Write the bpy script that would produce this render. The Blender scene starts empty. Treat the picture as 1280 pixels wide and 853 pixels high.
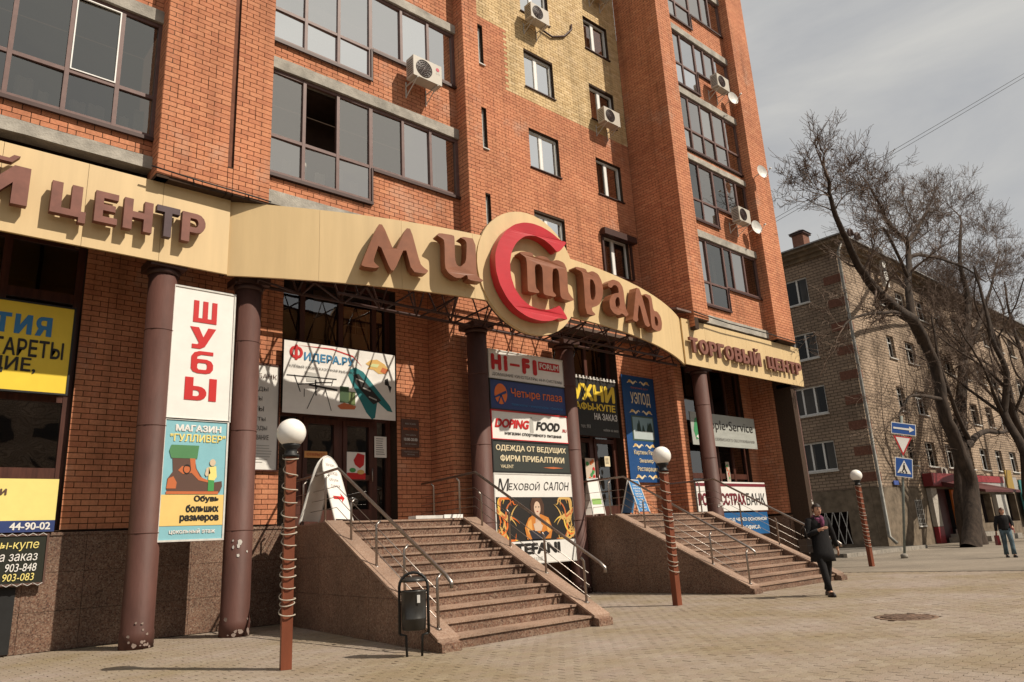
import bpy, math, random
import numpy as np
from mathutils import Vector, Matrix
from mathutils.geometry import tessellate_polygon
random.seed(7); rng = np.random.default_rng(7)
scn = bpy.context.scene
COL = scn.collection
R_ = math.radians

# ------------------------------------------------------------------ camera
F_PX, YAW, PITCH, ROLL, CAMH = 923.4, R_(47.73), R_(15.305), R_(-3.187), 1.25
fw = Vector((math.cos(YAW)*math.cos(PITCH), math.sin(YAW)*math.cos(PITCH), math.sin(PITCH)))
rt = Vector((math.sin(YAW), -math.cos(YAW), 0)); up = rt.cross(fw)
rt, up = rt*math.cos(ROLL)+up*math.sin(ROLL), up*math.cos(ROLL)-rt*math.sin(ROLL)
cd = bpy.data.cameras.new('camera'); cam = bpy.data.objects.new('camera', cd); COL.objects.link(cam)
cd.sensor_width = 36; cd.lens = F_PX/1280*36; cd.clip_end = 3000; cd.clip_start = 0.05
cam.matrix_world = Matrix(((rt.x, up.x, -fw.x, 0), (rt.y, up.y, -fw.y, 0), (rt.z, up.z, -fw.z, CAMH), (0, 0, 0, 1)))
scn.camera = cam
CP = np.array([0, 0, CAMH]); FW, RT, UP = map(np.array, (fw, rt, up))
def proj(P):
    v = np.asarray(P, float)-CP; d = v@FW
    return 640+F_PX*(v@RT)/d, 426.5-F_PX*(v@UP)/d, d

# ------------------------------------------------------------------ sun and sky
SUN_EL = R_(47); sh = (0.46, -0.888)
sd = Vector((sh[0]*math.cos(SUN_EL), sh[1]*math.cos(SUN_EL), math.sin(SUN_EL))).normalized()
sl = bpy.data.lights.new('sun', 'SUN'); sl.energy = 5.0; sl.angle = R_(0.53); sl.color = (1, 0.9, 0.76)
so = bpy.data.objects.new('sun', sl); COL.objects.link(so)
so.rotation_euler = sd.to_track_quat('Z', 'Y').to_euler()
W = bpy.data.worlds.new('World'); scn.world = W; W.use_nodes = True
wn, wl = W.node_tree.nodes, W.node_tree.links
bg = wn['Background']; bg.inputs['Strength'].default_value = 0.083
sky = wn.new('ShaderNodeTexSky'); sky.sky_type = 'NISHITA'; sky.sun_disc = False
sky.sun_elevation = SUN_EL; sky.sun_rotation = math.atan2(sh[0], sh[1]); sky.air_density = 1.2; sky.dust_density = 2.5
tc = wn.new('ShaderNodeTexCoord'); mp = wn.new('ShaderNodeMapping'); mp.inputs['Scale'].default_value = (1, 1, 3.2)
nz = wn.new('ShaderNodeTexNoise'); nz.inputs['Scale'].default_value = 1.7; nz.inputs['Detail'].default_value = 7; nz.inputs['Roughness'].default_value = .58; nz.inputs['Distortion'].default_value = .7
cr = wn.new('ShaderNodeMapRange'); cr.inputs['From Min'].default_value = .3; cr.inputs['From Max'].default_value = .68; cr.inputs['To Min'].default_value = .86; cr.inputs['To Max'].default_value = 1
cc = wn.new('ShaderNodeMix'); cc.data_type = 'RGBA'; cc.inputs[6].default_value = (5.2, 5.2, 5.2, 1); cc.inputs[7].default_value = (6.7, 6.6, 6.3, 1)
mx = wn.new('ShaderNodeMix'); mx.data_type = 'RGBA'
wl.new(tc.outputs['Generated'], mp.inputs[0]); wl.new(mp.outputs[0], nz.inputs['Vector'])
wl.new(nz.outputs[0], cr.inputs[0]); ct = wn.new('ShaderNodeMapRange'); ct.inputs['From Min'].default_value = .33; ct.inputs['From Max'].default_value = .66; wl.new(nz.outputs[0], ct.inputs[0]); wl.new(ct.outputs[0], cc.inputs[0]); wl.new(cr.outputs[0], mx.inputs[0])
wl.new(sky.outputs[0], mx.inputs[6]); wl.new(cc.outputs[2], mx.inputs[7]); wl.new(mx.outputs[2], bg.inputs[0])
scn.view_settings.view_transform = 'Standard'; scn.view_settings.look = 'None'
scn.view_settings.exposure = 0.16; scn.view_settings.gamma = 1
scn.render.resolution_x = 1024; scn.render.resolution_y = 682

# ------------------------------------------------------------------ materials
MATS = {}
PAVE_K = .95
def mat(name, col, rough=.8, var=.15, scale=6, bump=0, metal=0, spec=.3, col2=None, bscale=None, coat=0, trans=0, stretch=None, emit=None):
    m = bpy.data.materials.new(name); m.use_nodes = True; n, l = m.node_tree.nodes, m.node_tree.links
    b = n['Principled BSDF']; b.inputs['Roughness'].default_value = rough; b.inputs['Metallic'].default_value = metal
    b.inputs['Specular IOR Level'].default_value = spec
    t = n.new('ShaderNodeTexCoord'); s = n.new('ShaderNodeTexNoise'); s.inputs['Scale'].default_value = scale; s.inputs['Detail'].default_value = 8; s.inputs['Roughness'].default_value = .62
    src = t.outputs['Object']
    if stretch:
        q = n.new('ShaderNodeMapping'); q.inputs['Scale'].default_value = stretch; l.new(src, q.inputs[0]); src = q.outputs[0]
    l.new(src, s.inputs['Vector'])
    rr = n.new('ShaderNodeValToRGB'); c2 = col2 or [c*(1-2*var) for c in col]
    rr.color_ramp.elements[0].position = .3; rr.color_ramp.elements[1].position = .7
    rr.color_ramp.elements[0].color = (*c2[:3], 1); rr.color_ramp.elements[1].color = (*[min(1, c*(1+var*.5)) for c in col[:3]], 1)
    l.new(s.outputs[0], rr.inputs[0]); l.new(rr.outputs[0], b.inputs['Base Color'])
    if bump:
        s2 = n.new('ShaderNodeTexNoise'); s2.inputs['Scale'].default_value = bscale or scale*5; s2.inputs['Detail'].default_value = 6; l.new(src, s2.inputs['Vector'])
        bp = n.new('ShaderNodeBump'); bp.inputs['Strength'].default_value = bump; bp.inputs['Distance'].default_value = .02
        l.new(s2.outputs[0], bp.inputs['Height']); l.new(bp.outputs[0], b.inputs['Normal'])
    MATS[name] = m; return m

def brickmat(name, cols, mult=1):
    m = bpy.data.materials.new(name); m.use_nodes = True; n, l = m.node_tree.nodes, m.node_tree.links; b = n['Principled BSDF']
    b.inputs['Roughness'].default_value = .85; b.inputs['Specular IOR Level'].default_value = .25
    g = n.new('ShaderNodeNewGeometry'); o = n.new('ShaderNodeObjectInfo'); a = n.new('ShaderNodeMath'); a.operation = 'ADD'; f = n.new('ShaderNodeMath'); f.operation = 'FRACT'
    l.new(g.outputs['Random Per Island'], a.inputs[0]); l.new(o.outputs['Random'], a.inputs[1]); l.new(a.outputs[0], f.inputs[0])
    r = n.new('ShaderNodeValToRGB'); e = r.color_ramp.elements
    for i, c in enumerate(cols):
        p = i/(len(cols)-1)
        el = e[0] if i == 0 else (e[-1] if i == len(cols)-1 else e.new(p)); el.position = p; el.color = (*[x*mult for x in c], 1)
    l.new(f.outputs[0], r.inputs[0])
    s = n.new('ShaderNodeTexNoise'); s.inputs['Scale'].default_value = 22; s.inputs['Detail'].default_value = 6; l.new(g.outputs['Position'], s.inputs['Vector'])
    s1 = n.new('ShaderNodeTexNoise'); s1.inputs['Scale'].default_value = .55; s1.inputs['Detail'].default_value = 5; l.new(g.outputs['Position'], s1.inputs['Vector'])
    ml = n.new('ShaderNodeMix'); ml.data_type = 'RGBA'; ml.blend_type = 'MULTIPLY'; ml.inputs[0].default_value = 1
    ad = n.new('ShaderNodeMath'); ad.operation = 'ADD'; l.new(s.outputs[0], ad.inputs[0]); l.new(s1.outputs[0], ad.inputs[1])
    mr = n.new('ShaderNodeMapRange'); mr.inputs['From Min'].default_value = .7; mr.inputs['From Max'].default_value = 1.3; mr.inputs['To Min'].default_value = .80; mr.inputs['To Max'].default_value = 1.20
    l.new(ad.outputs[0], mr.inputs[0]); l.new(r.outputs[0], ml.inputs[6]); l.new(mr.outputs[0], ml.inputs[7])
    # rain streaks and pale lime bloom
    mp_ = n.new('ShaderNodeMapping'); mp_.inputs['Scale'].default_value = (3.2, 3.2, .22); l.new(g.outputs['Position'], mp_.inputs[0]); s3 = n.new('ShaderNodeTexNoise'); s3.inputs['Scale'].default_value = 1; s3.inputs['Detail'].default_value = 5; l.new(mp_.outputs[0], s3.inputs['Vector'])
    m3 = n.new('ShaderNodeMapRange'); m3.inputs['From Min'].default_value = .28; m3.inputs['From Max'].default_value = .5; m3.inputs['To Min'].default_value = .74; m3.inputs['To Max'].default_value = 1; l.new(s3.outputs[0], m3.inputs[0])
    mm = n.new('ShaderNodeMix'); mm.data_type = 'RGBA'; mm.blend_type = 'MULTIPLY'; mm.inputs[0].default_value = 1; l.new(ml.outputs[2], mm.inputs[6]); l.new(m3.outputs[0], mm.inputs[7])
    s4 = n.new('ShaderNodeTexNoise'); s4.inputs['Scale'].default_value = .75; s4.inputs['Detail'].default_value = 9; s4.inputs['Roughness'].default_value = .72; l.new(g.outputs['Position'], s4.inputs['Vector'])
    m4 = n.new('ShaderNodeMapRange'); m4.inputs['From Min'].default_value = .56; m4.inputs['From Max'].default_value = .74; m4.inputs['To Min'].default_value = 0; m4.inputs['To Max'].default_value = .55; l.new(s4.outputs[0], m4.inputs[0])
    m5 = n.new('ShaderNodeMix'); m5.data_type = 'RGBA'; l.new(m4.outputs[0], m5.inputs[0]); l.new(mm.outputs[2], m5.inputs[6]); m5.inputs[7].default_value = (.50, .36, .28, 1); l.new(m5.outputs[2], b.inputs['Base Color'])
    bp = n.new('ShaderNodeBump'); bp.inputs['Strength'].default_value = .35; bp.inputs['Distance'].default_value = .01; l.new(s.outputs[0], bp.inputs['Height']); l.new(bp.outputs[0], b.inputs['Normal'])
    return m

def granite(name, cols, scale=55, rough=.5):
    m = bpy.data.materials.new(name); m.use_nodes = True; n, l = m.node_tree.nodes, m.node_tree.links; b = n['Principled BSDF']
    b.inputs['Roughness'].default_value = rough; b.inputs['Specular IOR Level'].default_value = .4
    g = n.new('ShaderNodeNewGeometry'); v = n.new('ShaderNodeTexVoronoi'); v.inputs['Scale'].default_value = scale; l.new(g.outputs['Position'], v.inputs['Vector'])
    sp = n.new('ShaderNodeSeparateColor'); l.new(v.outputs['Color'], sp.inputs[0])
    r = n.new('ShaderNodeValToRGB'); e = r.color_ramp.elements; r.color_ramp.interpolation = 'LINEAR'
    for i, c in enumerate(cols):
        p = i/(len(cols)-1); el = e[0] if i == 0 else (e[-1] if i == len(cols)-1 else e.new(p)); el.position = p; el.color = (*c, 1)
    l.new(sp.outputs[0], r.inputs[0])
    s = n.new('ShaderNodeTexNoise'); s.inputs['Scale'].default_value = 1.3; s.inputs['Detail'].default_value = 7; l.new(g.outputs['Position'], s.inputs['Vector'])
    mr = n.new('ShaderNodeMapRange'); mr.inputs['From Min'].default_value = .3; mr.inputs['From Max'].default_value = .7; mr.inputs['To Min'].default_value = .7; mr.inputs['To Max'].default_value = 1.12; l.new(s.outputs[0], mr.inputs[0])
    ml = n.new('ShaderNodeMix'); ml.data_type = 'RGBA'; ml.blend_type = 'MULTIPLY'; ml.inputs[0].default_value = 1
    l.new(r.outputs[0], ml.inputs[6]); l.new(mr.outputs[0], ml.inputs[7]); l.new(ml.outputs[2], b.inputs['Base Color'])
    return m

def glassmat(name, refl, tint, rcol=(.9, .92, .95), rough=.015):
    m = bpy.data.materials.new(name); m.use_nodes = True; n, l = m.node_tree.nodes, m.node_tree.links
    n.remove(n['Principled BSDF']); out = n['Material Output']
    gl = n.new('ShaderNodeBsdfGlossy'); gl.inputs['Roughness'].default_value = rough; gl.inputs[0].default_value = (*rcol, 1)
    tr = n.new('ShaderNodeBsdfTransparent'); tr.inputs[0].default_value = (*tint, 1)
    fr = n.new('ShaderNodeFresnel'); fr.inputs[0].default_value = 1.5; ad = n.new('ShaderNodeMath'); ad.operation = 'ADD'; ad.use_clamp = True; ad.inputs[1].default_value = refl
    l.new(fr.outputs[0], ad.inputs[0]); mxs = n.new('ShaderNodeMixShader'); l.new(ad.outputs[0], mxs.inputs[0]); l.new(tr.outputs[0], mxs.inputs[1]); l.new(gl.outputs[0], mxs.inputs[2]); l.new(mxs.outputs[0], out.inputs[0])
    g = n.new('ShaderNodeNewGeometry'); s = n.new('ShaderNodeTexNoise'); s.inputs['Scale'].default_value = 1.1; l.new(g.outputs['Position'], s.inputs['Vector'])
    bp = n.new('ShaderNodeBump'); bp.inputs['Strength'].default_value = .3; bp.inputs['Distance'].default_value = .02; l.new(s.outputs[0], bp.inputs['Height']); l.new(bp.outputs[0], gl.inputs['Normal'])
    return m

M_brick = brickmat('brick_orange', [(.46,.185,.095), (.51,.21,.11), (.42,.16,.085), (.54,.235,.125), (.48,.19,.10), (.51,.215,.112)])
M_yellow = brickmat('brick_yellow', [(.53,.375,.19), (.60,.44,.235), (.47,.325,.16), (.63,.47,.27), (.55,.40,.21)])
M_mortar = mat('mortar', (.055,.032,.02), .95, .2, 20)
M_mortar2 = mat('mortar_pale', (.17,.14,.10), .95, .2, 20)
M_conc = mat('concrete', (.40,.37,.32), .9, .22, 3, .5, bscale=30)
M_frame = mat('frame_maroon', (.15,.085,.075), .5, .12, 8)
M_darkframe = mat('frame_dark', (.055,.025,.02), .5, .1, 8)
M_white = mat('white_plastic', (.78,.77,.74), .45, .05, 5)
M_dirtywhite = mat('white_metal', (.62,.60,.56), .5, .12, 9)
M_fascia = mat('cream_sheet', (.62,.455,.24), .5, .055, 2.2, .10, spec=.35, stretch=(1.6, 1.6, .16), bscale=2)
M_letter = mat('brown_letter', (.25,.092,.045), .45, .12, 4)
M_letter2 = mat('dull_letter', (.20,.078,.056), .6, .15, 4)
M_letter3 = mat('dark_letter', (.075,.045,.05), .6, .15, 4)
M_lside = mat('brown_letter_side', (.24,.095,.025), .4, .15, 4)
M_red = mat('red_letter', (.50,.02,.03), .35, .08, 3, spec=.5)
M_column = mat('maroon_column', (.10,.043,.033), .62, .2, 2.5, .15, spec=.3, stretch=(1, 1, .3), bscale=25)
M_gran = granite('granite_red', [(.06,.032,.024), (.18,.09,.058), (.22,.14,.095), (.10,.052,.035), (.28,.20,.145), (.14,.07,.047)])
M_tread = granite('granite_tread', [(.21,.13,.09), (.29,.185,.13), (.35,.25,.19), (.24,.15,.10)], 70, .6)
M_steel = mat('steel', (.34,.30,.27), .38, .1, 6, metal=1, spec=.5)
M_postred = mat('lamp_post_red', (.20,.058,.028), .5, .18, 3, .2, stretch=(1, 1, .3))
M_black = mat('black_paint', (.02,.02,.02), .5, .1, 5)
M_bin = mat('bin_metal', (.055,.053,.05), .35, .15, 5, metal=.4)
M_globe = mat('globe_glass', (.80,.78,.73), .25, .03, 3, spec=.5)
M_rope = mat('rope_light', (.42,.37,.30), .4, .1, 30)
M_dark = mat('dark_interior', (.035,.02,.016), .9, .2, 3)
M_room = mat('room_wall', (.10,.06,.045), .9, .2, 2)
M_curtain = mat('curtain', (.62,.60,.56), .9, .1, 3)
M_wood = mat('door_wood', (.085,.03,.02), .45, .25, 3, .1, stretch=(4, 4, .5))
M_asph = mat('asphalt', (.09,.085,.08), .9, .25, 8, .4)
M_kerb = mat('kerb_stone', (.30,.27,.23), .9, .2, 4, .4)
M_bark = mat('bark', (.06,.042,.031), .95, .35, 6, .9, stretch=(1, 1, .25), bscale=18)
M_twig = mat('twig', (.15,.105,.08), .95, .2, 6)
M_roof = mat('roof_sheet', (.34,.33,.32), .6, .2, 2)
M_skin = mat('skin', (.50,.28,.19), .55, .05, 8)
M_hair = mat('dark_hair', (.02,.012,.009), .6, .2, 30)
M_coat = mat('black_wool', (.012,.011,.012), .9, .2, 20, .3)
M_jeans = mat('jeans', (.10,.15,.18), .9, .3, 6, .3)
M_scarf = mat('scarf', (.20,.06,.12), .9, .3, 12, .3, col2=(.08,.02,.05))
M_leather = mat('leather', (.02,.014,.012), .35, .1, 9)
M_redbag = mat('red_bag', (.15,.012,.014), .4, .1, 9)
G_bright = glassmat('glass_bright', .88, (.8, .8, .8), (1, 1, .97))
G_mid = glassmat('glass_mid', .50, (.6, .56, .52), (.95, .90, .83))
G_mid2 = glassmat('glass_mid_clear', .36, (.75, .70, .64), (.95, .9, .82)); G_mid3 = glassmat('glass_mid_film', .62, (.5, .48, .44), (.95, .91, .85)); G_bright2 = glassmat('glass_bright_film', .7, (.8, .78, .74), (.96, .95, .92))
G_dark = glassmat('glass_dark', .22, (.5, .46, .42), (.8, .79, .74)); G_house = glassmat('glass_house', .0, (.35, .33, .31), (.45, .45, .45))
G_shop = glassmat('glass_shop', .12, (.38, .33, .30), (.9, .9, .9))
_flat = {}
def cloth(c): return mat('banner_cloth', c, .55, .06, 2, .9, spec=.3, bscale=2.2, stretch=(1, 1, 1.6))
def flat(c, rough=.5):
    k = tuple(round(x, 3) for x in c)
    if k not in _flat: _flat[k] = mat('print_%d' % len(_flat), c, rough, .04, 3, spec=.3)
    return _flat[k]
WHITE = (.74,.72,.68)

# ------------------------------------------------------------------ object helpers
ORG = {}
def tag(o, label=None, cat=None, group=None, kind=None):
    if label: o['label'] = label
    if cat: o['category'] = cat
    if group: o['group'] = group
    if kind: o['kind'] = kind
    return o
def thing(name, loc, label, cat, group=None):
    o = bpy.data.objects.new(name, None); COL.objects.link(o); o.location = loc; o.empty_display_size = .2
    ORG[o.name] = Vector(loc); return tag(o, label, cat, group)
class MB:
    def __init__(s): s.v = []; s.f = []; s.sm = []
    def add(s, vs, fs, smooth=False):
        b = len(s.v); s.v += [tuple(map(float, p)) for p in vs]; s.f += [tuple(b+i for i in q) for q in fs]; s.sm += [smooth]*len(fs); return s
    def box(s, x0, x1, y0, y1, z0, z1):
        return s.add([(x, y, z) for x in (x0, x1) for y in (y0, y1) for z in (z0, z1)], [(0,1,3,2),(4,6,7,5),(0,4,5,1),(2,3,7,6),(0,2,6,4),(1,5,7,3)])
    def obox(s, o, a, b, c):            # oriented box from corner o and 3 edge vectors
        o, a, b, c = map(Vector, (o, a, b, c))
        return s.add([o, o+c, o+b, o+b+c, o+a, o+a+c, o+a+b, o+a+b+c], [(0,1,3,2),(4,6,7,5),(0,4,5,1),(2,3,7,6),(0,2,6,4),(1,5,7,3)])
    def tube(s, pts, r, n=8, cap=True):
        pts = [Vector(p) for p in pts]; rs = r if isinstance(r, (list, tuple)) else [r]*len(pts)
        b = len(s.v); prev = None
        for i, p in enumerate(pts):
            t = (pts[min(i+1, len(pts)-1)]-pts[max(i-1, 0)]); t = t.normalized() if t.length > 1e-9 else Vector((0, 0, 1))
            if prev is None: u = t.orthogonal().normalized()
            else:
                u = prev-t*prev.dot(t); u = u.normalized() if u.length > 1e-6 else t.orthogonal().normalized()
            prev = u; w = t.cross(u)
            for k in range(n):
                a = 2*math.pi*k/n; s.v.append(tuple(p+(u*math.cos(a)+w*math.sin(a))*rs[i]))
        for i in range(len(pts)-1):
            for k in range(n):
                s.f.append((b+i*n+k, b+i*n+(k+1) % n, b+(i+1)*n+(k+1) % n, b+(i+1)*n+k)); s.sm.append(n > 4)
        if cap and n > 2:
            s.f.append(tuple(b+k for k in range(n))[::-1]); s.sm.append(False); e = b+(len(pts)-1)*n
            s.f.append(tuple(e+k for k in range(n))); s.sm.append(False)
        return s
    def lathe(s, c, prof, n=24):       # prof: (r, z)
        c = Vector(c); b = len(s.v)
        for r, z in prof:
            for k in range(n):
                a = 2*math.pi*k/n; s.v.append((c.x+r*math.cos(a), c.y+r*math.sin(a), c.z+z))
        for i in range(len(prof)-1):
            for k in range(n):
                s.f.append((b+i*n+k, b+i*n+(k+1) % n, b+(i+1)*n+(k+1) % n, b+(i+1)*n+k)); s.sm.append(True)
        s.f.append(tuple(b+k for k in range(n))[::-1]); s.sm.append(False); e = b+(len(prof)-1)*n
        s.f.append(tuple(e+k for k in range(n))); s.sm.append(False)
        return s
    def prism(s, poly, O, U, V, N):    # convex or simple polygon (u,v) extruded along N from O
        O, U, V, N = map(Vector, (O, U, V, N)); n = len(poly)
        a = [O+U*p[0]+V*p[1] for p in poly]; b = [p+N for p in a]
        return s.add(a+b, [tuple(range(n))[::-1], tuple(range(n, 2*n))]+[(i, (i+1) % n, n+(i+1) % n, n+i) for i in range(n)])
    def build(s, name, m, parent=None, label=None):
        me = bpy.data.meshes.new(name); org = ORG.get(parent.name, Vector()) if parent else Vector()
        v = np.array(s.v, dtype=float).reshape(-1, 3)-np.array(org)
        me.from_pydata(v.tolist(), [], s.f); me.materials.append(m)
        me.polygons.foreach_set('use_smooth', s.sm); me.update()
        o = bpy.data.objects.new(name, me); COL.objects.link(o)
        if parent: o.parent = parent
        ORG[o.name] = org
        if label: o['label'] = label
        return o
def solo(mb, name, m, label, cat, group=None, kind=None):
    return tag(mb.build(name, m), label, cat, group, kind)
def struct(name, mb, m):
    o = mb.build(name, m); o['kind'] = 'structure'; return o
def shift_copy(root, d, label=None, rz=None):
    r = root.copy(); COL.objects.link(r); r.location = Vector(root.location)+Vector(d)
    if rz is not None: r.rotation_euler.z = rz
    ORG[r.name] = Vector(r.location)
    if label: r['label'] = label
    for ch in list(root.children):
        c = ch.copy(); COL.objects.link(c); c.parent = r; ORG[c.name] = ORG[r.name]
        for g in ch.children:
            q = g.copy(); COL.objects.link(q); q.parent = c; ORG[q.name] = ORG[r.name]
    return r

# text and outlines ------------------------------------------------
_tc = {}
def curve_mesh(cu):
    o = bpy.data.objects.new('tmp', cu); COL.objects.link(o); dg = bpy.context.evaluated_depsgraph_get(); dg.update()
    me = bpy.data.meshes.new_from_object(o.evaluated_get(dg)); bpy.data.objects.remove(o)
    v = [tuple(p.co) for p in me.vertices]; f = [tuple(p.vertices) for p in me.polygons]; bpy.data.meshes.remove(me); return v, f
def glyphs(s, bold=0., ext=.5, res=4):
    k = (s, bold, ext, res)
    if bold > 0 and k not in _tc:      # heavier weight: overlaid shifted copies, each a hair lower
        v0, f0 = glyphs(s, 0., ext, res); V = []; F = []; n = 8
        for i in range(n+1):
            a = 2*math.pi*i/n; dx, dy = (bold*math.cos(a), bold*math.sin(a)) if i < n else (0, 0)
            b_ = len(V); V += [(x+dx, y+dy, z-(.105*(i+1) if i < n else 0)) for x, y, z in v0]; F += [tuple(b_+j for j in t_) for t_ in f0]
        _tc[k] = (V, F)
    if k not in _tc:
        cu = bpy.data.curves.new('t', 'FONT'); cu.body = s; cu.size = 1; cu.resolution_u = res; cu.fill_mode = 'NONE' if hasattr(cu, 'fill_mode') else 'NONE'
        o = bpy.data.objects.new('tmp', cu); COL.objects.link(o); dg = bpy.context.evaluated_depsgraph_get(); dg.update()
        me = bpy.data.meshes.new_from_object(o.evaluated_get(dg)); bpy.data.objects.remove(o)
        co = [(v.co.x, v.co.y) for v in me.vertices]; nxt = {}
        for e in me.edges: nxt.setdefault(e.vertices[0], []).append(e.vertices[1]); nxt.setdefault(e.vertices[1], []).append(e.vertices[0])
        bpy.data.meshes.remove(me); seen = set(); loops = []
        for st in range(len(co)):
            if st in seen or st not in nxt: continue
            L = [st]; seen.add(st); cur = st
            while True:
                nb = [q for q in sorted(nxt[cur], key=lambda q: (q != cur+1, q)) if q not in seen]
                if not nb: break
                cur = nb[0]; seen.add(cur); L.append(cur)
            if len(L) > 2: loops.append([co[q] for q in L])
        ar = lambda L: sum(L[i-1][0]*L[i][1]-L[i][0]*L[i-1][1] for i in range(len(L)))/2
        def inside(p, L):
            c = False
            for i in range(len(L)):
                (x1, y1), (x2, y2) = L[i-1], L[i]
                if (y1 > p[1]) != (y2 > p[1]) and p[0] < (x2-x1)*(p[1]-y1)/(y2-y1)+x1: c = not c
            return c
        allin = lambda A, B: A is not B and abs(ar(A)) < abs(ar(B)) and all(inside(p, B) for p in A[::max(1, len(A)//8)])
        par = [[M_ for M_ in loops if allin(L, M_)] for L in loops]
        outs = [[L] for L, p in zip(loops, par) if len(p) % 2 == 0]
        for L, p in zip(loops, par):
            if len(p) % 2:
                own = [g_ for g_ in outs if any(g_[0] is q for q in p)]
                if own: min(own, key=lambda g_: abs(ar(g_[0]))).append(L)
        V = []; F = []
        for q, g_ in enumerate(outs):
            b_ = len(V); zz = .5-.034*(q % 3)
            V += [(x, y, zz) for L in g_ for x, y in L]
            F += [tuple(b_+i for i in t_) for t_ in tessellate_polygon([[Vector((x, y, 0)) for x, y in L] for L in g_])]
        _tc[k] = (V, F)
    return _tc[k]
def outline(polys, ext=.5):
    cu = bpy.data.curves.new('c', 'CURVE'); cu.dimensions = '2D'; cu.fill_mode = 'BOTH'; cu.extrude = ext
    for P in polys:
        sp = cu.splines.new('POLY'); sp.points.add(len(P)-1)
        for i, p in enumerate(P): sp.points[i].co = (p[0], p[1], 0, 1)
        sp.use_cyclic_u = True
    return curve_mesh(cu)
class Frame:
    def __init__(s, O, U=(1, 0, 0), V=(0, 0, 1)):
        s.O = Vector(O); s.U = Vector(U).normalized(); s.V = Vector(V).normalized(); s.N = s.U.cross(s.V)
    def __call__(s, u, v, w): return s.O+s.U*u+s.V*v+s.N*w
def front(Y): return Frame((0, Y, 0))     # world u = X, v = Z, outward = -Y
def put(parent, name, vf, fn, m, label=None):
    v, f = vf; mb = MB(); mb.add([fn(*p) for p in v], f); return mb.build(name, m, parent, label)
def txt(parent, s, fr, u0, u1, v0, v1, m, bold=.0, shear=0, name='lettering', lift=.0065, th=.006, ext=None, label=None):
    v, f = glyphs(s, bold); xs = [p[0] for p in v]; ys = [p[1] for p in v]; a, b, c, d = min(xs), max(xs), min(ys), max(ys)
    t = ext if ext else th
    def fn(x, y, z):
        yy = (y-c)/(d-c+1e-9); return fr(u0+(u1-u0)*(x-a)/(b-a+1e-9)+shear*yy*(v1-v0), v0+(v1-v0)*yy, lift+t*(z+.5))
    return put(parent, name, (v, f), fn, m, label)
def poly(parent, name, pts, fr, m, lift=.004, th=.002, holes=()):
    return put(parent, name, outline([pts]+list(holes)), lambda x, y, z: fr(x, y, lift+th*(z+.5)), m)
def circ(cx, cy, rx, ry=None, n=24): ry = ry or rx; return [(cx+rx*math.cos(2*math.pi*i/n), cy+ry*math.sin(2*math.pi*i/n)) for i in range(n)]
def rect(a, b, c, d): return [(a, c), (b, c), (b, d), (a, d)]
def signboard(name, label, cat, fr, u0, u1, v0, v1, m, th=.05, group=None, frame=None):
    base = fr((u0+u1)/2, v0, 0); t = thing(name, base, label, cat, group); fr2 = Frame(fr.O, fr.U, fr.V)
    mb = MB(); mb.obox(fr(u0, v0, -th), fr.U*(u1-u0), fr.V*(v1-v0), fr.N*th); mb.build('panel', m, t)
    if frame:
        mb = MB(); w = .03
        for a, b, c, d in ((u0-w, u1+w, v0-w, v0), (u0-w, u1+w, v1, v1+w), (u0-w, u0, v0, v1), (u1, u1+w, v0, v1)):
            mb.obox(fr(a, c, -th-.005), fr.U*(b-a), fr.V*(d-c), fr.N*(th+.02))
        mb.build('frame', frame, t)
    return t

# ------------------------------------------------------------------ walls with openings, bricks
def cells(u0, u1, z0, z1, holes):
    us = sorted({u0, u1, *[min(max(h[0], u0), u1) for h in holes], *[min(max(h[1], u0), u1) for h in holes]})
    zs = sorted({z0, z1, *[min(max(h[2], z0), z1) for h in holes], *[min(max(h[3], z0), z1) for h in holes]})
    for a, b in zip(us, us[1:]):
        run = None
        for c, d in zip(zs, zs[1:]):
            mu, mz = (a+b)/2, (c+d)/2
            solid = not any(h[0] < mu < h[1] and h[2] < mz < h[3] for h in holes)
            if solid: run = (run[0], d) if run else (c, d)
            if not solid and run: yield a, b, *run; run = None
        if run: yield a, b, *run
def wallmb(mb, O, U, N, u0, u1, z0, z1, holes, depth):
    O, U, N = Vector(O), Vector(U), Vector(N)
    for a, b, c, d in cells(u0, u1, z0, z1, holes):
        mb.obox(O+U*a+Vector((0, 0, c)), U*(b-a), Vector((0, 0, d-c)), -N*depth)
BR = []      # (x,y,z centre on wall plane, ux,uy, nx,ny, len, color, pickable)
PITCH, BH, JT = .0985, .0855, .013
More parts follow.
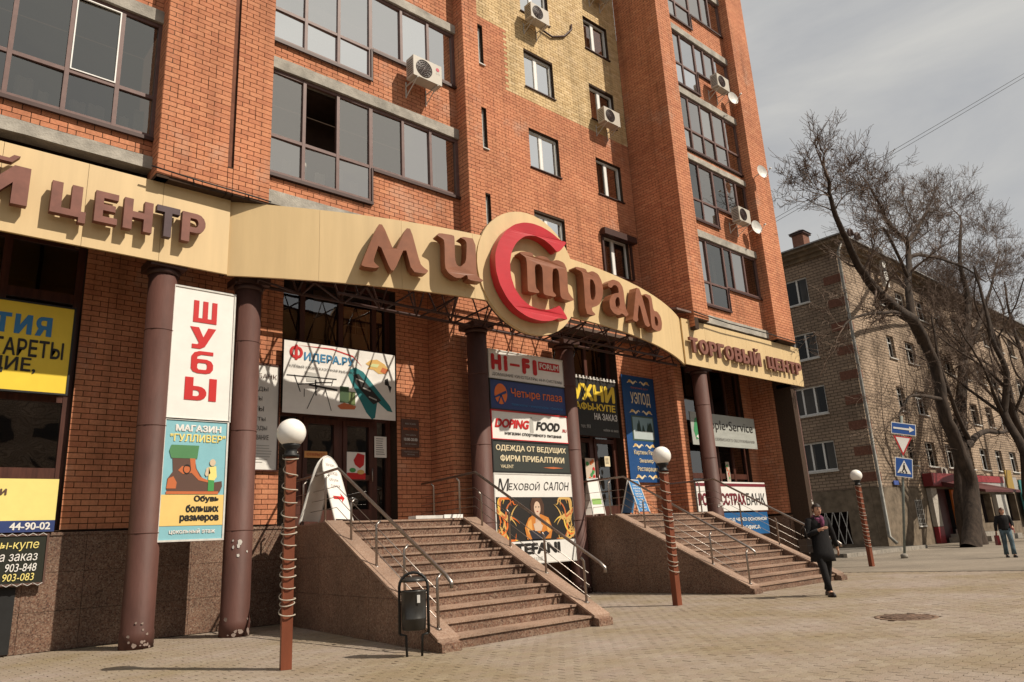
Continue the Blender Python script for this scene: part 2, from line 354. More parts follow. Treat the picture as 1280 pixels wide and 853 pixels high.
def lay(O, U, N, u0, u1, z0, z1, holes=(), colour=lambda u, z: 0, pick=True):
    O = np.array(O, float); U3 = np.array(U, float); N3 = np.array(N, float)
    k0 = math.ceil(z0/PITCH-1e-6); k1 = int((z1+.012)/PITCH)
    for k in range(k0, k1):
        za, zb = k*PITCH, k*PITCH+BH; zm = (za+zb)/2
        blk = sorted([(h[0], h[1]) for h in holes if h[2] < zm+.02 and h[3] > zm-.02]); spans = []; c = u0
        for a, b in blk:
            if a > c: spans.append((c, min(a, u1)))
            c = max(c, b)
        if c < u1: spans.append((c, u1))
        for a, b in spans:
            if b-a < .05: continue
            u = math.floor(a/.263)*.263 + JT/2 - (.1315 if k % 2 else 0); hd = 0; pend = None
            while u < b-.03 and (pend is not None or u < b-JT/2-.06 or u <= a):
                if hd > 0: L = .12-.0015; hd -= 1
                elif random.random() < .05: L = .1185; hd = 1
                else: L = .25
                s, e = max(u, a+JT/2), min(u+L, b-JT/2)
                if pend is not None: s = pend; pend = None
                if b-JT/2-e < .10: e = b-JT/2
                if e-s < .07 and s < a+JT: pend = s
                elif e-s > .03: 
                    p = O+U3*((s+e)/2)
                    BR.append((p[0], p[1], zm, U3[0], U3[1], N3[0], N3[1], e-s, colour((s+e)/2, zm), pick))
                u += L+JT
def finish_bricks(parent, mats, limit=300):
    A = np.array([b[:9] for b in BR], float); pk = np.array([b[9] for b in BR])
    P = A[:, :3]; v = P-CP; d = v@FW; x = 640+F_PX*(v@RT)/d; y = 426.5-F_PX*(v@UP)/d
    dist = np.linalg.norm(v, axis=1); cosn = np.abs((v[:, 0]*A[:, 5]+v[:, 1]*A[:, 6])/dist)
    area = A[:, 7]*cosn/dist**2; vis = (d > 0) & (x > 2) & (x < 1278) & (y > 2) & (y < 851) & pk
    area = np.where(vis, area, 0); order = np.argsort(-area); top = set(order[:limit].tolist())
    cache = {}
    def unit(L):
        key = round(L, 2)
        if key not in cache:
            h = key/2 if abs(key-L) > .004 else L/2
            mb = MB(); b = .003
            mb.add([(-h, 0, -BH/2), (h, 0, -BH/2), (h, 0, BH/2), (-h, 0, BH/2), (-h, .06, -BH/2), (h, .06, -BH/2), (h, .06, BH/2), (-h, .06, BH/2)], [(0,1,2,3),(4,7,6,5),(0,4,5,1),(1,5,6,2),(2,6,7,3),(3,7,4,0)])
            cache[key] = mb
        return key, cache[key]
    meshes = {}
    po = ORG[parent.name]
    for i in order[:limit]:
        b = BR[i]; key, mb = unit(b[7]); ck = (key, int(b[8]))
        if ck not in meshes:
            me = bpy.data.meshes.new('brick'); me.from_pydata(mb.v, [], mb.f); me.materials.append(mats[int(b[8])]); meshes[ck] = me
        o = bpy.data.objects.new('brick', meshes[ck]); COL.objects.link(o); o.parent = parent
        N = Vector((b[5], b[6], 0)); U = Vector((b[3], b[4], 0)); pr = random.uniform(.0, .004)
        o.matrix_local = Matrix(((U.x, -N.x, 0, b[0]+N.x*pr-po.x), (U.y, -N.y, 0, b[1]+N.y*pr-po.y), (0, 0, 1, b[2]-po.z), (0, 0, 0, 1)))
    for c in range(len(mats)):
        idx = [i for i in range(len(BR)) if int(BR[i][8]) == c and i not in top]
        if not idx: continue
        B = A[idx]; n = len(B); pr = rng.uniform(0, .004, n)
        U = np.stack([B[:, 3], B[:, 4], np.zeros(n)], 1); N = np.stack([B[:, 5], B[:, 6], np.zeros(n)], 1); h = B[:, 7:8]/2
        Z = np.array([0, 0, BH/2]); C0 = B[:, :3]+N*pr[:, None]; D = -N*.03
        V = np.stack([C0-U*h-Z, C0+U*h-Z, C0+U*h+Z, C0-U*h+Z, C0-U*h-Z+D, C0+U*h-Z+D, C0+U*h+Z+D, C0-U*h+Z+D], 1)-np.array(po)
        fb = np.array([(0,1,2,3),(0,4,5,1),(1,5,6,2),(2,6,7,3),(3,7,4,0)]); Fc = (fb[None]+(np.arange(n)*8)[:, None, None]).reshape(-1, 4)
        me = bpy.data.meshes.new('brickwork'); me.from_pydata(V.reshape(-1, 3).tolist(), [], Fc.tolist()); me.materials.append(mats[c])
        o = bpy.data.objects.new('brickwork', me); COL.objects.link(o); o.parent = parent; o['kind'] = 'stuff'

# ================================================================== SETTING
g = MB(); g.add([(-700, -700, -.03), (700, -700, -.03), (700, 700, -.03), (-700, 700, -.03)], [(0,1,2,3)]); struct('ground', g, M_asph)

def paverbase():
    m = bpy.data.materials.new('pavement_far'); m.use_nodes = True; n, l = m.node_tree.nodes, m.node_tree.links; b = n['Principled BSDF']; b.inputs['Roughness'].default_value = .88; b.inputs['Specular IOR Level'].default_value = .25
    g = n.new('ShaderNodeNewGeometry'); t = n.new('ShaderNodeTexBrick'); t.inputs['Scale'].default_value = 1; t.inputs['Brick Width'].default_value = .226; t.inputs['Row Height'].default_value = .113; t.inputs['Mortar Size'].default_value = .006
    t.inputs['Color1'].default_value = (.25,.212,.168,1); t.inputs['Color2'].default_value = (.225,.19,.15,1); t.inputs['Mortar'].default_value = (.12,.09,.06,1)
    l.new(g.outputs['Position'], t.inputs['Vector']); s = n.new('ShaderNodeTexNoise'); s.inputs['Scale'].default_value = .45; s.inputs['Detail'].default_value = 8; l.new(g.outputs['Position'], s.inputs['Vector'])
    mr = n.new('ShaderNodeMapRange'); mr.inputs['From Min'].default_value = .3; mr.inputs['From Max'].default_value = .7; mr.inputs['To Min'].default_value = .75; mr.inputs['To Max'].default_value = 1.12; l.new(s.outputs[0], mr.inputs[0])
    ml = n.new('ShaderNodeMix'); ml.data_type = 'RGBA'; ml.blend_type = 'MULTIPLY'; ml.inputs[0].default_value = 1; l.new(t.outputs[0], ml.inputs[6]); l.new(mr.outputs[0], ml.inputs[7]); l.new(ml.outputs[2], b.inputs['Base Color'])
    return m
def pavermat():
    m = bpy.data.materials.new('paver_stone'); m.use_nodes = True; n, l = m.node_tree.nodes, m.node_tree.links; b = n['Principled BSDF']; b.inputs['Roughness'].default_value = .86; b.inputs['Specular IOR Level'].default_value = .28
    g = n.new('ShaderNodeNewGeometry'); o = n.new('ShaderNodeObjectInfo'); a = n.new('ShaderNodeMath'); a.operation = 'ADD'; f = n.new('ShaderNodeMath'); f.operation = 'FRACT'
    l.new(g.outputs['Random Per Island'], a.inputs[0]); l.new(o.outputs['Random'], a.inputs[1]); l.new(a.outputs[0], f.inputs[0])
    r = n.new('ShaderNodeValToRGB'); e = r.color_ramp.elements; cols = [(.285,.243,.192), (.262,.215,.172), (.305,.262,.21), (.272,.228,.182), (.29,.238,.193)]
    for i, c in enumerate(cols):
        p = i/4; el = e[0] if i == 0 else (e[-1] if i == 4 else e.new(p)); el.position = p; el.color = (*[q*PAVE_K for q in c], 1)
    l.new(f.outputs[0], r.inputs[0])
    s = n.new('ShaderNodeTexNoise'); s.inputs['Scale'].default_value = .5; s.inputs['Detail'].default_value = 9; s.inputs['Roughness'].default_value = .65; l.new(g.outputs['Position'], s.inputs['Vector'])
    s2 = n.new('ShaderNodeTexNoise'); s2.inputs['Scale'].default_value = 60; s2.inputs['Detail'].default_value = 4; l.new(g.outputs['Position'], s2.inputs['Vector'])
    hue = n.new('ShaderNodeValToRGB'); h = hue.color_ramp.elements; h[0].position = .36; h[1].position = .62; h[0].color = (.84,.78,.62,1); h[1].color = (1.04,1.01,1.04,1)
    l.new(s.outputs[0], hue.inputs[0])
    ml = n.new('ShaderNodeMix'); ml.data_type = 'RGBA'; ml.blend_type = 'MULTIPLY'; ml.inputs[0].default_value = 1; l.new(r.outputs[0], ml.inputs[6]); l.new(hue.outputs[0], ml.inputs[7])
    mr = n.new('ShaderNodeMapRange'); mr.inputs['From Min'].default_value = .3; mr.inputs['From Max'].default_value = .7; mr.inputs['To Min'].default_value = .8; mr.inputs['To Max'].default_value = 1.12; l.new(s2.outputs[0], mr.inputs[0])
    ml2 = n.new('ShaderNodeMix'); ml2.data_type = 'RGBA'; ml2.blend_type = 'MULTIPLY'; ml2.inputs[0].default_value = 1; l.new(ml.outputs[2], ml2.inputs[6]); l.new(mr.outputs[0], ml2.inputs[7]); l.new(ml2.outputs[2], b.inputs['Base Color'])
    bp = n.new('ShaderNodeBump'); bp.inputs['Strength'].default_value = .3; bp.inputs['Distance'].default_value = .01; l.new(s2.outputs[0], bp.inputs['Height']); l.new(bp.outputs[0], b.inputs['Normal'])
    return m
M_pave = paverbase(); M_paver = pavermat(); M_joint = mat('sand_joint', (.13,.10,.07), .95, .3, 30)
PX1 = 21.0
g = MB(); g.add([(PX1, -30, -.004), (60, -30, -.004), (60, 17, -.004), (PX1, 17, -.004)], [(0,1,2,3)])
g.add([(-25, -30, -.004), (PX1, -30, -.004), (PX1, 1.2, -.004), (-25, 1.2, -.004)], [(0,1,2,3)])
g.add([(-25, 1.2, -.004), (-.5, 1.2, -.004), (-.5, 17, -.004), (-25, 17, -.004)], [(0,1,2,3)])
pav = struct('pavement', g, M_pave)
g = MB(); g.add([(-.5, 1.2, -.012), (PX1, 1.2, -.012), (PX1, 16.5, -.012), (-.5, 16.5, -.012)], [(0,1,2,3)]); g.build('joint_bed', M_joint, pav)
# wavy interlocking pavers
pw, ph, am = .226, .113, .016
shape = []
hx, hy = pw/2-.0035, ph/2-.0035
for i in range(5): shape.append((-hx+2*hx*i/4, -hy+am*(1 if i % 2 else -1)*.5))
for i in range(5): shape.append((hx-2*hx*i/4, hy+am*(1 if (4-i) % 2 else -1)*.5))
SH = np.array(shape)
cen = []
rows = range(int(1.2/ph), int(15.6/ph))
man = (11.03, 4.50, .36)
for r in rows:
    y = r*ph; off = (r % 2)*pw/2
    for c in range(int(-.5/pw), int(PX1/pw)):
        x = c*pw+off
        px, py, d = proj((x, y, 0))
        if d < 2 or px < -40 or px > 1320 or py > 900: continue
        if math.hypot(x-man[0], y-man[1]) < man[2]+.07: continue
        if y > 14.3 or (y > 12.6 and x > 14) : continue
        cen.append((x, y, d))
cen = np.array(cen); order = np.argsort([(-1e9 if False else c[2]) + (1000 if not (0 < proj((c[0], c[1], 0))[0] < 1280 and proj((c[0], c[1], 0))[1] < 850) else 0) for c in cen])
def paver_verts(cx, cy, z, tilt):
    top = np.c_[SH*.97+[cx, cy], z+SH@tilt]; ins = np.c_[SH+[cx, cy], z-.004+SH@tilt]; bot = np.c_[SH+[cx, cy], np.full(10, -.03)]
    return np.r_[top, ins, bot]
pf = [tuple(range(10))]+[(10+i, 10+(i+1) % 10, (i+1) % 10, i) for i in range(10)]+[(20+i, 20+(i+1) % 10, 10+(i+1) % 10, 10+i) for i in range(10)]
pme = bpy.data.meshes.new('paver'); pme.from_pydata(paver_verts(0, 0, 0, np.zeros(2)).tolist(), [], pf); pme.materials.append(M_paver)
for i in order[:300]:
    o = bpy.data.objects.new('paver', pme); COL.objects.link(o); o.parent = pav; o.location = (cen[i][0], cen[i][1], random.uniform(-.002, .001)); o.rotation_euler = (random.gauss(0, .006), random.gauss(0, .006), random.gauss(0, .006))
vv = []; ff = []
for k, i in enumerate(order[300:]):
    vv.append(paver_verts(cen[i][0], cen[i][1], random.uniform(-.003, .001), rng.normal(0, .007, 2))); ff += [tuple(30*k+j for j in q) for q in pf]
me = bpy.data.meshes.new('paver_field'); me.from_pydata(np.concatenate(vv).tolist(), [], ff); me.materials.append(M_paver)
o = bpy.data.objects.new('paver_field', me); COL.objects.link(o); o.parent = pav; o['kind'] = 'stuff'
# manhole
t = thing('manhole_cover', (man[0], man[1], 0), 'rusty round manhole cover sunk in the pale paving', 'manhole cover')
mb = MB(); mb.lathe((man[0], man[1], 0), [(.40, -.02), (.40, .002), (.33, .004), (.33, -.004)], 28); mb.build('rim', mat('rust_rim', (.20,.13,.09), .9, .3, 9, .5), t)
mb = MB(); mb.lathe((man[0], man[1], 0), [(.32, -.02), (.32, .004), (0.02, .006)], 28)
for i in range(-3, 4):
    w = math.sqrt(.30**2-(i*.08)**2); mb.box(man[0]-w, man[0]+w, man[1]+i*.08-.012, man[1]+i*.08+.012, .004, .012)
mb.build('lid', mat('rust_lid', (.16,.10,.07), .85, .35, 8, .6), t)
# raised pavement in front of the grey building, with kerb
g = MB(); g.box(29.2, 110, 11.9, 15.8, -.02, .13) if False else g.box(30.2, 38.2, 14.2, 30, -.02, .14); struct('raised_pavement', g, mat('old_asphalt', (.17,.15,.125), .95, .3, 3, .4))
g = MB()
for i in range(9): g.box(30.0+i*.92, 30.0+i*.92+.9, 14.05, 14.2, -.02, .15)
struct('kerb', g, M_kerb)

# ================================================================== APARTMENT BUILDING
bld = thing('apartment_building', (12, 14.4, 0), 'tall orange brick apartment block with glazed balconies above a shopping arcade', 'building')
YP, YG, YW, YF = 12.55, 12.95, 14.4, 13.55
TOP = 24.6
back = MB(); back2 = MB()
NF = (0, -1, 0); NL = (-1, 0, 0); UX = (1, 0, 0)
def wall(x0, x1, z0, z1, Y, holes=(), depth=.3, colour=None, brick=True, pick=True):
    wallmb(back, (0, Y+.012, 0), UX, NF, x0, x1, z0, z1, holes, depth)
    if brick: lay((0, Y, 0), UX, NF, x0, x1, z0, z1, holes, colour or (lambda u, z: 0), pick)
def side(x, y0, y1, z0, z1, pick=False, colour=None):       # face looking to -X
    wallmb(back, (x+.008, 0, 0), (0, 1, 0), NL, y0, y1, z0, z1, (), .2)
    lay((x, 0, 0), (0, 1, 0), NL, y0, y1, z0, z1, (), colour or (lambda u, z: 0), pick)
# pilaster P1 with its open joint
wall(3.3, 4.52, 7.72, TOP, YP); wall(4.62, 5.33, 7.72, TOP, YP); wall(4.5, 4.64, 7.72, 8.3, YP, brick=False, depth=.25); lay((0, YP, 0), UX, NF, 4.52, 4.62, 7.72, 8.3)
side(3.3, YP+.002, YG+.15, 7.72, TOP)
jb = MB(); jb.box(4.52, 4.62, YP+.05, YP+.2, 8.3, TOP); jb.build('joint_strip', mat('joint_rust', (.19,.075,.045), .9, .2, 8), bld)
# pilaster P2
wall(10.29, 10.80, 7.72, TOP, YP); side(10.29, YP+.002, YG+.15, 7.72, TOP)
# tower
wall(19.15, 19.97, 7.75, TOP, YP); wall(24.2, 25.5, 7.75, TOP, YP)
side(19.15, YP+.002, YW, 7.4, TOP); side(24.2, YP+.002, YG+.15, 7.75, TOP)
wallmb(back, (25.5, 0, 0), (0, 1, 0), (1, 0, 0), YP+.31, YW+8, 0, TOP, (), .3)
wallmb(back, (-4, 0, 0), (0, 1, 0), (-1, 0, 0), YP+.31, YW+8, 0, TOP, (), -.3)
wallmb(back, (0, YW+8, 0), UX, (0, 1, 0), -4, 25.5, 0, TOP, (), .3)
wallmb(back, (5.33, 0, 0), (0, 1, 0), (1, 0, 0), YP+.31, YG, 7.72, TOP, (), .1)
wallmb(back, (10.80, 0, 0), (0, 1, 0), (1, 0, 0), YP+.31, YW, 7.72, TOP, (), .3)
# middle wall
mw = []     # windows of the middle wall
FL = [9.44, 12.25, 15.06, 17.87, 20.68]
for z in FL:
    mw.append((14.27, 15.56, z, z+1.33)); mw.append((17.33, 18.6, z, z+1.33)); mw.append((11.75, 12.57, z, z+1.36))
def ycol(u, z):
    return 1 if (z > 14.6 and u > 13.42) or z > 16.78 else 0
wall(10.80, 19.15, 7.5, TOP, YW, mw, colour=ycol)
# lower walls (ground floor): openings
bayA = (6.52, 9.35, 1.79, 7.3); bayB = (14.62, 17.40, 1.79, 7.3); winL = (-3.5, 2.74, 1.86, 6.95); winR = (20.35, 24.4, .0, 6.95)
wall(-4, 10.3, 1.85, 7.7, YW, [bayA, winL]); wall(10.3, 13.75, 1.85, 7.5, YF); wall(13.75, 19.15, 1.85, 7.5, YW, [bayB])
wall(19.15, 19.55, 1.75, 7.5, YF); wall(25.05, 25.5, 1.75, 7.5, YF); wall(19.55, 25.05, 6.95, 7.5, YW); wall(24.4, 25.05, 1.75, 6.95, YW, pick=False)
wall(19.15, 20.35, 1.75, 6.95, YW, brick=False)
side(10.3, YF+.002, YW, 1.85, 7.5); side(19.15, YF+.002, YW, 1.75, 7.5); side(25.05, YF+.002, YW, 1.75, 7.5)
wallmb(back, (13.75, 0, 0), (0, 1, 0), (1, 0, 0), YF+.31, YW, 1.8, 7.5, (), .2)
wallmb(back, (19.55, 0, 0), (0, 1, 0), (1, 0, 0), YF+.31, YW, 1.8, 7.5, (), .2)
back.build('mortar_wall', M_mortar, bld)
# soffits
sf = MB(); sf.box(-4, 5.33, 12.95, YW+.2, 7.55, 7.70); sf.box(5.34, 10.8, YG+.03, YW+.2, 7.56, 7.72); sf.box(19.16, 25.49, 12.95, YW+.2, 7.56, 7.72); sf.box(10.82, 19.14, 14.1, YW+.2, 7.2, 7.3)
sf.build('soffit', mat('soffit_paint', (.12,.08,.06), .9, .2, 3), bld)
# concrete slabs
def slab(x0, x1, z0, z1, Y=YG-.09):
    mb = MB(); n = 14; pts = []
    for i in range(n+1):
        x = x0+(x1-x0)*i/n
        for (y, z) in ((Y+.3, z0), (Y+random.uniform(-.008, .008), z0+random.uniform(-.008, .004)), (Y+random.uniform(-.006, .006), z1+random.uniform(-.006, .006)), (Y+.3, z1)): pts.append((x, y, z))
    fs = []
    for i in range(n):
        for k in range(4): a = i*4+k; b = i*4+(k+1) % 4; fs.append((a, b, b+4, a+4))
    mb.add(pts, fs+[(0, 1, 2, 3), tuple(n*4+k for k in (3, 2, 1, 0))]); return mb.build('concrete_slab', M_conc, bld)
# glazed balcony: low row bottom, split bottoms
def curtain(parent, x0, x1, z0, z1, Y, m):
    n = max(4, int((x1-x0)/.05)); mb = MB(); pts = []
    for i in range(n+1):
        x = x0+(x1-x0)*i/n; y = Y+.03*math.sin(i*1.9+x*7)
        pts += [(x, y, z0), (x, y, z1)]
    mb.add(pts, [(2*i, 2*i+2, 2*i+3, 2*i+1) for i in range(n)], True); mb.build('curtain', m, parent)
def glazing(xs, zt, split, zb_left, zb_right, ztrans, gl, openpane=None, Y=YG, whitepane=None, curt=.5, rowgl=None, fm=None, lowcurt=False):
    """xs: mullion x positions; panes left of index `split` go down to zb_left with a transom at ztrans"""
    fm = fm or M_frame; w = .035; mb = MB(); dk = MB()
    n = len(xs)-1
    for i, x in enumerate(xs):
        zb = zb_left if i <= split else zb_right
        ww = w*1.25 if i in (0, n, split) else w
        xa = x-ww if i > 0 else x; xb = x+ww if i < n else x
        if i == 0: xb = x+2*ww
        if i == n: xa = x-2*ww
        mb.box(xa, xb, Y-.03, Y+.05, zb, zt)
    def rail(x0, x1, z, h=.035, y=-.024): mb.box(x0, x1, Y+y, Y+.045, z-h, z+h)
    rail(xs[0], xs[-1], zt-.04, .04); rail(xs[0], xs[split], zb_left+.035, .035)
    if split < n: rail(xs[split], xs[-1], zb_right+.035, .035)
    rail(xs[0], xs[split], ztrans)
    win = mb.build('window_frame', fm, bld)
    dk.box(xs[0]-.02, xs[split]+.04, Y-.075, Y-.031, zb_left-.07, zb_left-.002)
    if split < n: dk.box(xs[split]+.042, xs[-1], Y-.075, Y-.031, zb_right-.07, zb_right-.002); dk.box(xs[split]+.0, xs[split]+.041, Y-.06, Y-.031, zb_left, zb_right-.002)
    dk.build('window_sill', M_darkframe, win)
    for i in range(n):
        a, b = xs[i]+.035, xs[i+1]-.035; low = i < split
        seg = [(zt-.08, (ztrans+.035) if low else zb_right+.07, 0)]
        if low: seg.append((ztrans-.035, zb_left+.07, 1))
        for z1, z0, rw in seg:
            if openpane and (i, rw) in openpane: continue
            p = MB(); tl = random.uniform(-.011, .011); tl2 = random.uniform(-.004, .004)
            p.add([(a, Y+.015+tl, z0), (b, Y+.015-tl, z0), (b, Y+.015-tl+tl2, z1), (a, Y+.015+tl+tl2, z1)], [(0,1,2,3)])
            gm = gl[i % len(gl)] if isinstance(gl, list) else gl
            if gm is G_mid: gm = random.choice([G_mid, G_mid, G_mid2, G_mid3])
            if gm is G_bright: gm = random.choice([G_bright, G_bright, G_bright2])
            if rw == 1 and rowgl: gm = rowgl
            p.build('pane', gm, win)
            if whitepane and (i, rw) in whitepane:
                q = MB()
                for (c, d, e, f) in ((a, b, z0, z0+.02), (a, b, z1-.02, z1), (a, a+.02, z0+.02, z1-.02), (b-.02, b, z0+.02, z1-.02)): q.box(c, d, Y-.04, Y-.005, e, f)
                q.build('white_sash', M_white, win)
            if lowcurt and rw == 1:
                for q in range(2): c0 = a+(b-a)*(.05+.5*q)+random.uniform(0, .1); curtain(win, c0, c0+(b-a)*random.uniform(.18, .38), z0, z1-random.uniform(.05, .35), Y+.3, M_curtain)
            if random.random() < curt: 
                cw = random.uniform(.35, .9)*(b-a); c0 = a+random.random()*((b-a)-cw); curtain(win, c0, c0+cw, z0, z1-(random.uniform(.1, .4) if rw == 1 else 0), Y+.5, M_curtain)
    # room behind
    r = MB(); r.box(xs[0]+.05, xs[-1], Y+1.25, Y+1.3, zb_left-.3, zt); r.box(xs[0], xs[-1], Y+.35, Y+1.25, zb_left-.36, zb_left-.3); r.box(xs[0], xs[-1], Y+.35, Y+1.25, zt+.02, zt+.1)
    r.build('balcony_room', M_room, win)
    return win
def spandrel(x0, x1, z0, z1, holes=(), Y=YG):
    mbk = MB(); wallmb(mbk, (0, Y+.008, 0), UX, NF, x0, x1, z0, z1, holes, .25); mbk.build('balcony_wall', M_mortar, bld)
    lay((0, Y, 0), UX, NF, x0, x1, z0, z1, holes)
    for k in range(random.randint(0, 1)): pass
# --- bay 2
X2 = [5.33, 6.19, 6.98, 7.80, 8.66, 9.45, 10.29]
slab(5.33, 10.29, 7.95, 8.24); spandrel(5.33, 10.29, 8.24, 9.47, [(5.33, 7.84, 8.62, 9.6)])
glazing(X2, 11.04, 3, 8.64, 9.47, 9.50, [G_mid], openpane={(1, 0)}, curt=.35, lowcurt=True)
slab(5.33, 10.29, 11.04, 11.3); spandrel(5.33, 10.29, 11.3, 12.56, [(5.33, 7.88, 11.74, 12.7)])
glazing(X2, 14.12, 3, 11.76, 12.56, 12.55, [G_bright], curt=.8)
slab(5.33, 10.29, 14.12, 14.36); spandrel(5.33, 10.29, 14.36, 15.5, [(5.33, 7.88, 14.8, 15.8)])
glazing(X2, 17.1, 3, 14.8, 15.5, 15.6, [G_bright]); slab(5.33, 10.29, 17.1, 17.34); spandrel(5.33, 10.29, 17.34, TOP)
# --- left bay
XL = [-3.2, -1.9, -.9, .06, 1.04, 1.86, 2.64, 3.33]
slab(-3.3, 3.3, 7.99, 8.22); spandrel(-3.3, 3.3, 8.22, 8.62)
glazing(XL, 11.03, 7, 8.62, 9.4, 9.44, [G_dark, G_dark], whitepane={(5, 0)}, curt=.0, lowcurt=True)
slab(-3.3, 3.3, 11.03, 11.28); spandrel(-3.3, 3.3, 11.28, 12.3); glazing(XL, 14.1, 7, 12.3, 12.6, 12.9, [G_mid]); slab(-3.3, 3.3, 14.1, 14.36); spandrel(-3.3, 3.3, 14.36, TOP)
mb = MB(); wallmb(mb, (0, YP, 0), UX, NF, -4, -3.2, 7.72, TOP, (), .3); mb.build('far_pilaster', M_mortar, bld)
# --- tower bay
X3 = [19.97, 20.85, 21.73, 22.55, 23.35, 24.2]
X3s = [19.97, 20.9, 21.9, 22.68, 23.44, 24.2]
slab(19.97, 24.2, 7.86, 8.14); spandrel(19.97, 24.2, 8.14, 9.38, [(19.97, 22.0, 8.52, 9.5)])
glazing([20.0, 20.25, 20.95, 21.98, 22.5, 23.3, 24.2], 10.95, 3, 8.54, 9.38, 9.36, [G_dark, G_mid, G_dark], curt=.3)
slab(19.97, 24.2, 10.95, 11.2); spandrel(19.97, 24.2, 11.2, 12.42, [(19.97, 22.0, 11.62, 12.5)])
glazing([20.0, 20.3, 21.1, 21.98, 22.8, 23.5, 24.2], 13.9, 3, 11.64, 12.42, 12.42, [G_mid, G_dark], curt=.4)
slab(19.97, 24.2, 13.9, 14.1); spandrel(19.97, 24.2, 14.1, 14.36)
glazing([20.0, 20.3, 21.0, 21.75, 22.5, 23.3, 24.2], 16.55, 6, 14.38, 14.4, 15.2, [G_mid], curt=.4)
slab(19.97, 24.2, 16.55, 16.8); spandrel(19.97, 24.2, 16.8, 17.98, [(19.97, 21.95, 16.98, 18.2)])
glazing([20.0, 20.25, 21.0, 21.9, 22.5, 23.2, 24.2], 19.25, 3, 17.0, 17.98, 17.9, [G_bright, G_mid, G_bright], openpane={(1, 9)}, curt=.5, rowgl=G_bright)
slab(19.97, 24.2, 19.25, 19.5); spandrel(19.97, 24.2, 19.5, 20.6, [(19.97, 21.95, 19.9, 20.8)])
glazing([20.0, 20.3, 21.0, 21.95, 22.8, 23.4, 24.2], 22.1, 3, 19.92, 20.6, 20.7, [G_mid]); slab(19.97, 24.2, 22.1, 22.35); spandrel(19.97, 24.2, 22.35, TOP)
# --- middle wall windows
for j, (a, b, c, d) in enumerate(mw):
    slit = a < 12; Y = YW+.12; win = None; mb = MB(); w = .045
    for (p, q, r, s) in ((a, b, c, c+w), (a, b, d-w, d), (a, a+w, c+w, d-w), (b-w, b, c+w, d-w)): mb.box(p, q, Y, Y+.06, r, s)
    m = (a+b)/2-.06
    if not slit: mb.box(m-w, m+w, Y-.004, Y+.06, c+w, d-w)
    win = mb.build('window_frame', M_white if not slit else M_dirtywhite, bld)
    for p, q in (((a+w, m-w), (m+w, b-w)) if not slit else ((a+w, b-w),)):
        k = MB(); k.box(p, q, Y-.002, Y+.05, c+w, c+w+.03); k.box(p, q, Y-.002, Y+.05, d-w-.03, d-w); k.box(p, p+.03, Y-.002, Y+.05, c+w+.03, d-w-.03); k.box(q-.03, q, Y-.002, Y+.05, c+w+.03, d-w-.03); k.build('sash', M_dirtywhite, win)
        k = MB(); tl = random.uniform(-.004, .004); k.add([(p, Y+.03+tl, c+w), (q, Y+.03-tl, c+w), (q, Y+.03-tl, d-w), (p, Y+.03+tl, d-w)], [(0,1,2,3)])
        k.build('pane', G_bright if (14 < a < 15 and not slit) else G_mid if slit or random.random() < .4 else G_dark, win)
    k = MB(); k.box(a-.03, b+.03, YW-.05, Y, c-.035, c-.004); k.build('window_sill', M_darkframe if not slit else M_dirtywhite, win)
    k = MB(); k.box(a-.1, b+.1, YW+.9, YW+.95, c-.2, d+.2); k.build('room_wall', M_room, win)
    if random.random() < .85 and not slit: curtain(win, a+.05, m-.05, c, d, YW+.35, M_curtain)
# roller shutter over the lowest window
mb = MB(); mb.prism([(0, 0), (0, .16), (.06, .22), (.22, .22), (.22, 0)], (17.2, YW, 10.72), (0, -1, 0), (0, 0, 1), (1.62, 0, 0)); mb.box(17.22, 17.3, YW-.06, YW-.004, 9.45, 10.72); mb.box(18.64, 18.72, YW-.06, YW-.004, 9.45, 10.72); mb.build('roller_shutter', M_darkframe, bld)
# ground-floor openings
def shopwin(opening, mull, trans, Yd, doorx=None, name='window_frame'):
    a, b, c, d = opening; mb = MB(); w = .06
    mb.box(a, b, Yd, Yd+.1, d-.1, d)
    for x in [a+w]+mull+[b-w]: mb.box(x-w, x+w, Yd, Yd+.1, c, d-.1)
    for z in trans: mb.box(a+.02, b-.02, Yd+.012, Yd+.09, z-.09, z+.09)
    win = mb.build(name, M_wood, bld); xs = [a]+mull+[b]; zs = [c]+trans+[d]
    for x0, x1 in zip(xs, xs[1:]):
        for z0, z1 in zip(zs, zs[1:]):
            k = MB(); tl = random.uniform(-.004, .004); k.add([(x0+w, Yd+.05+tl, z0+.06), (x1-w, Yd+.05-tl, z0+.06), (x1-w, Yd+.05-tl, z1-.06), (x0+w, Yd+.05+tl, z1-.06)], [(0,1,2,3)]); k.build('pane', G_shop, win)
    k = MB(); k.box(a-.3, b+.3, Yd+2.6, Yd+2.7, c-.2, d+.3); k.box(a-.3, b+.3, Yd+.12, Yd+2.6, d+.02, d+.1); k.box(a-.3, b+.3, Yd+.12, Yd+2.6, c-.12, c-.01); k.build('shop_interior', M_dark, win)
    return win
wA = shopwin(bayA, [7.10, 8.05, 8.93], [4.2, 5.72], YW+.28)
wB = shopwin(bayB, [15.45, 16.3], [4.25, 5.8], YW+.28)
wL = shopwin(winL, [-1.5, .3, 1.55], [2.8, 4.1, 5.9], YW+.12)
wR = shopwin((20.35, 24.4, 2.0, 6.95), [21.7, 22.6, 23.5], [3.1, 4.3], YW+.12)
k = MB(); k.box(20.35, 24.4, YW-.02, YW+.1, .0, 2.0); k.build('plinth_panel', M_gran, bld)
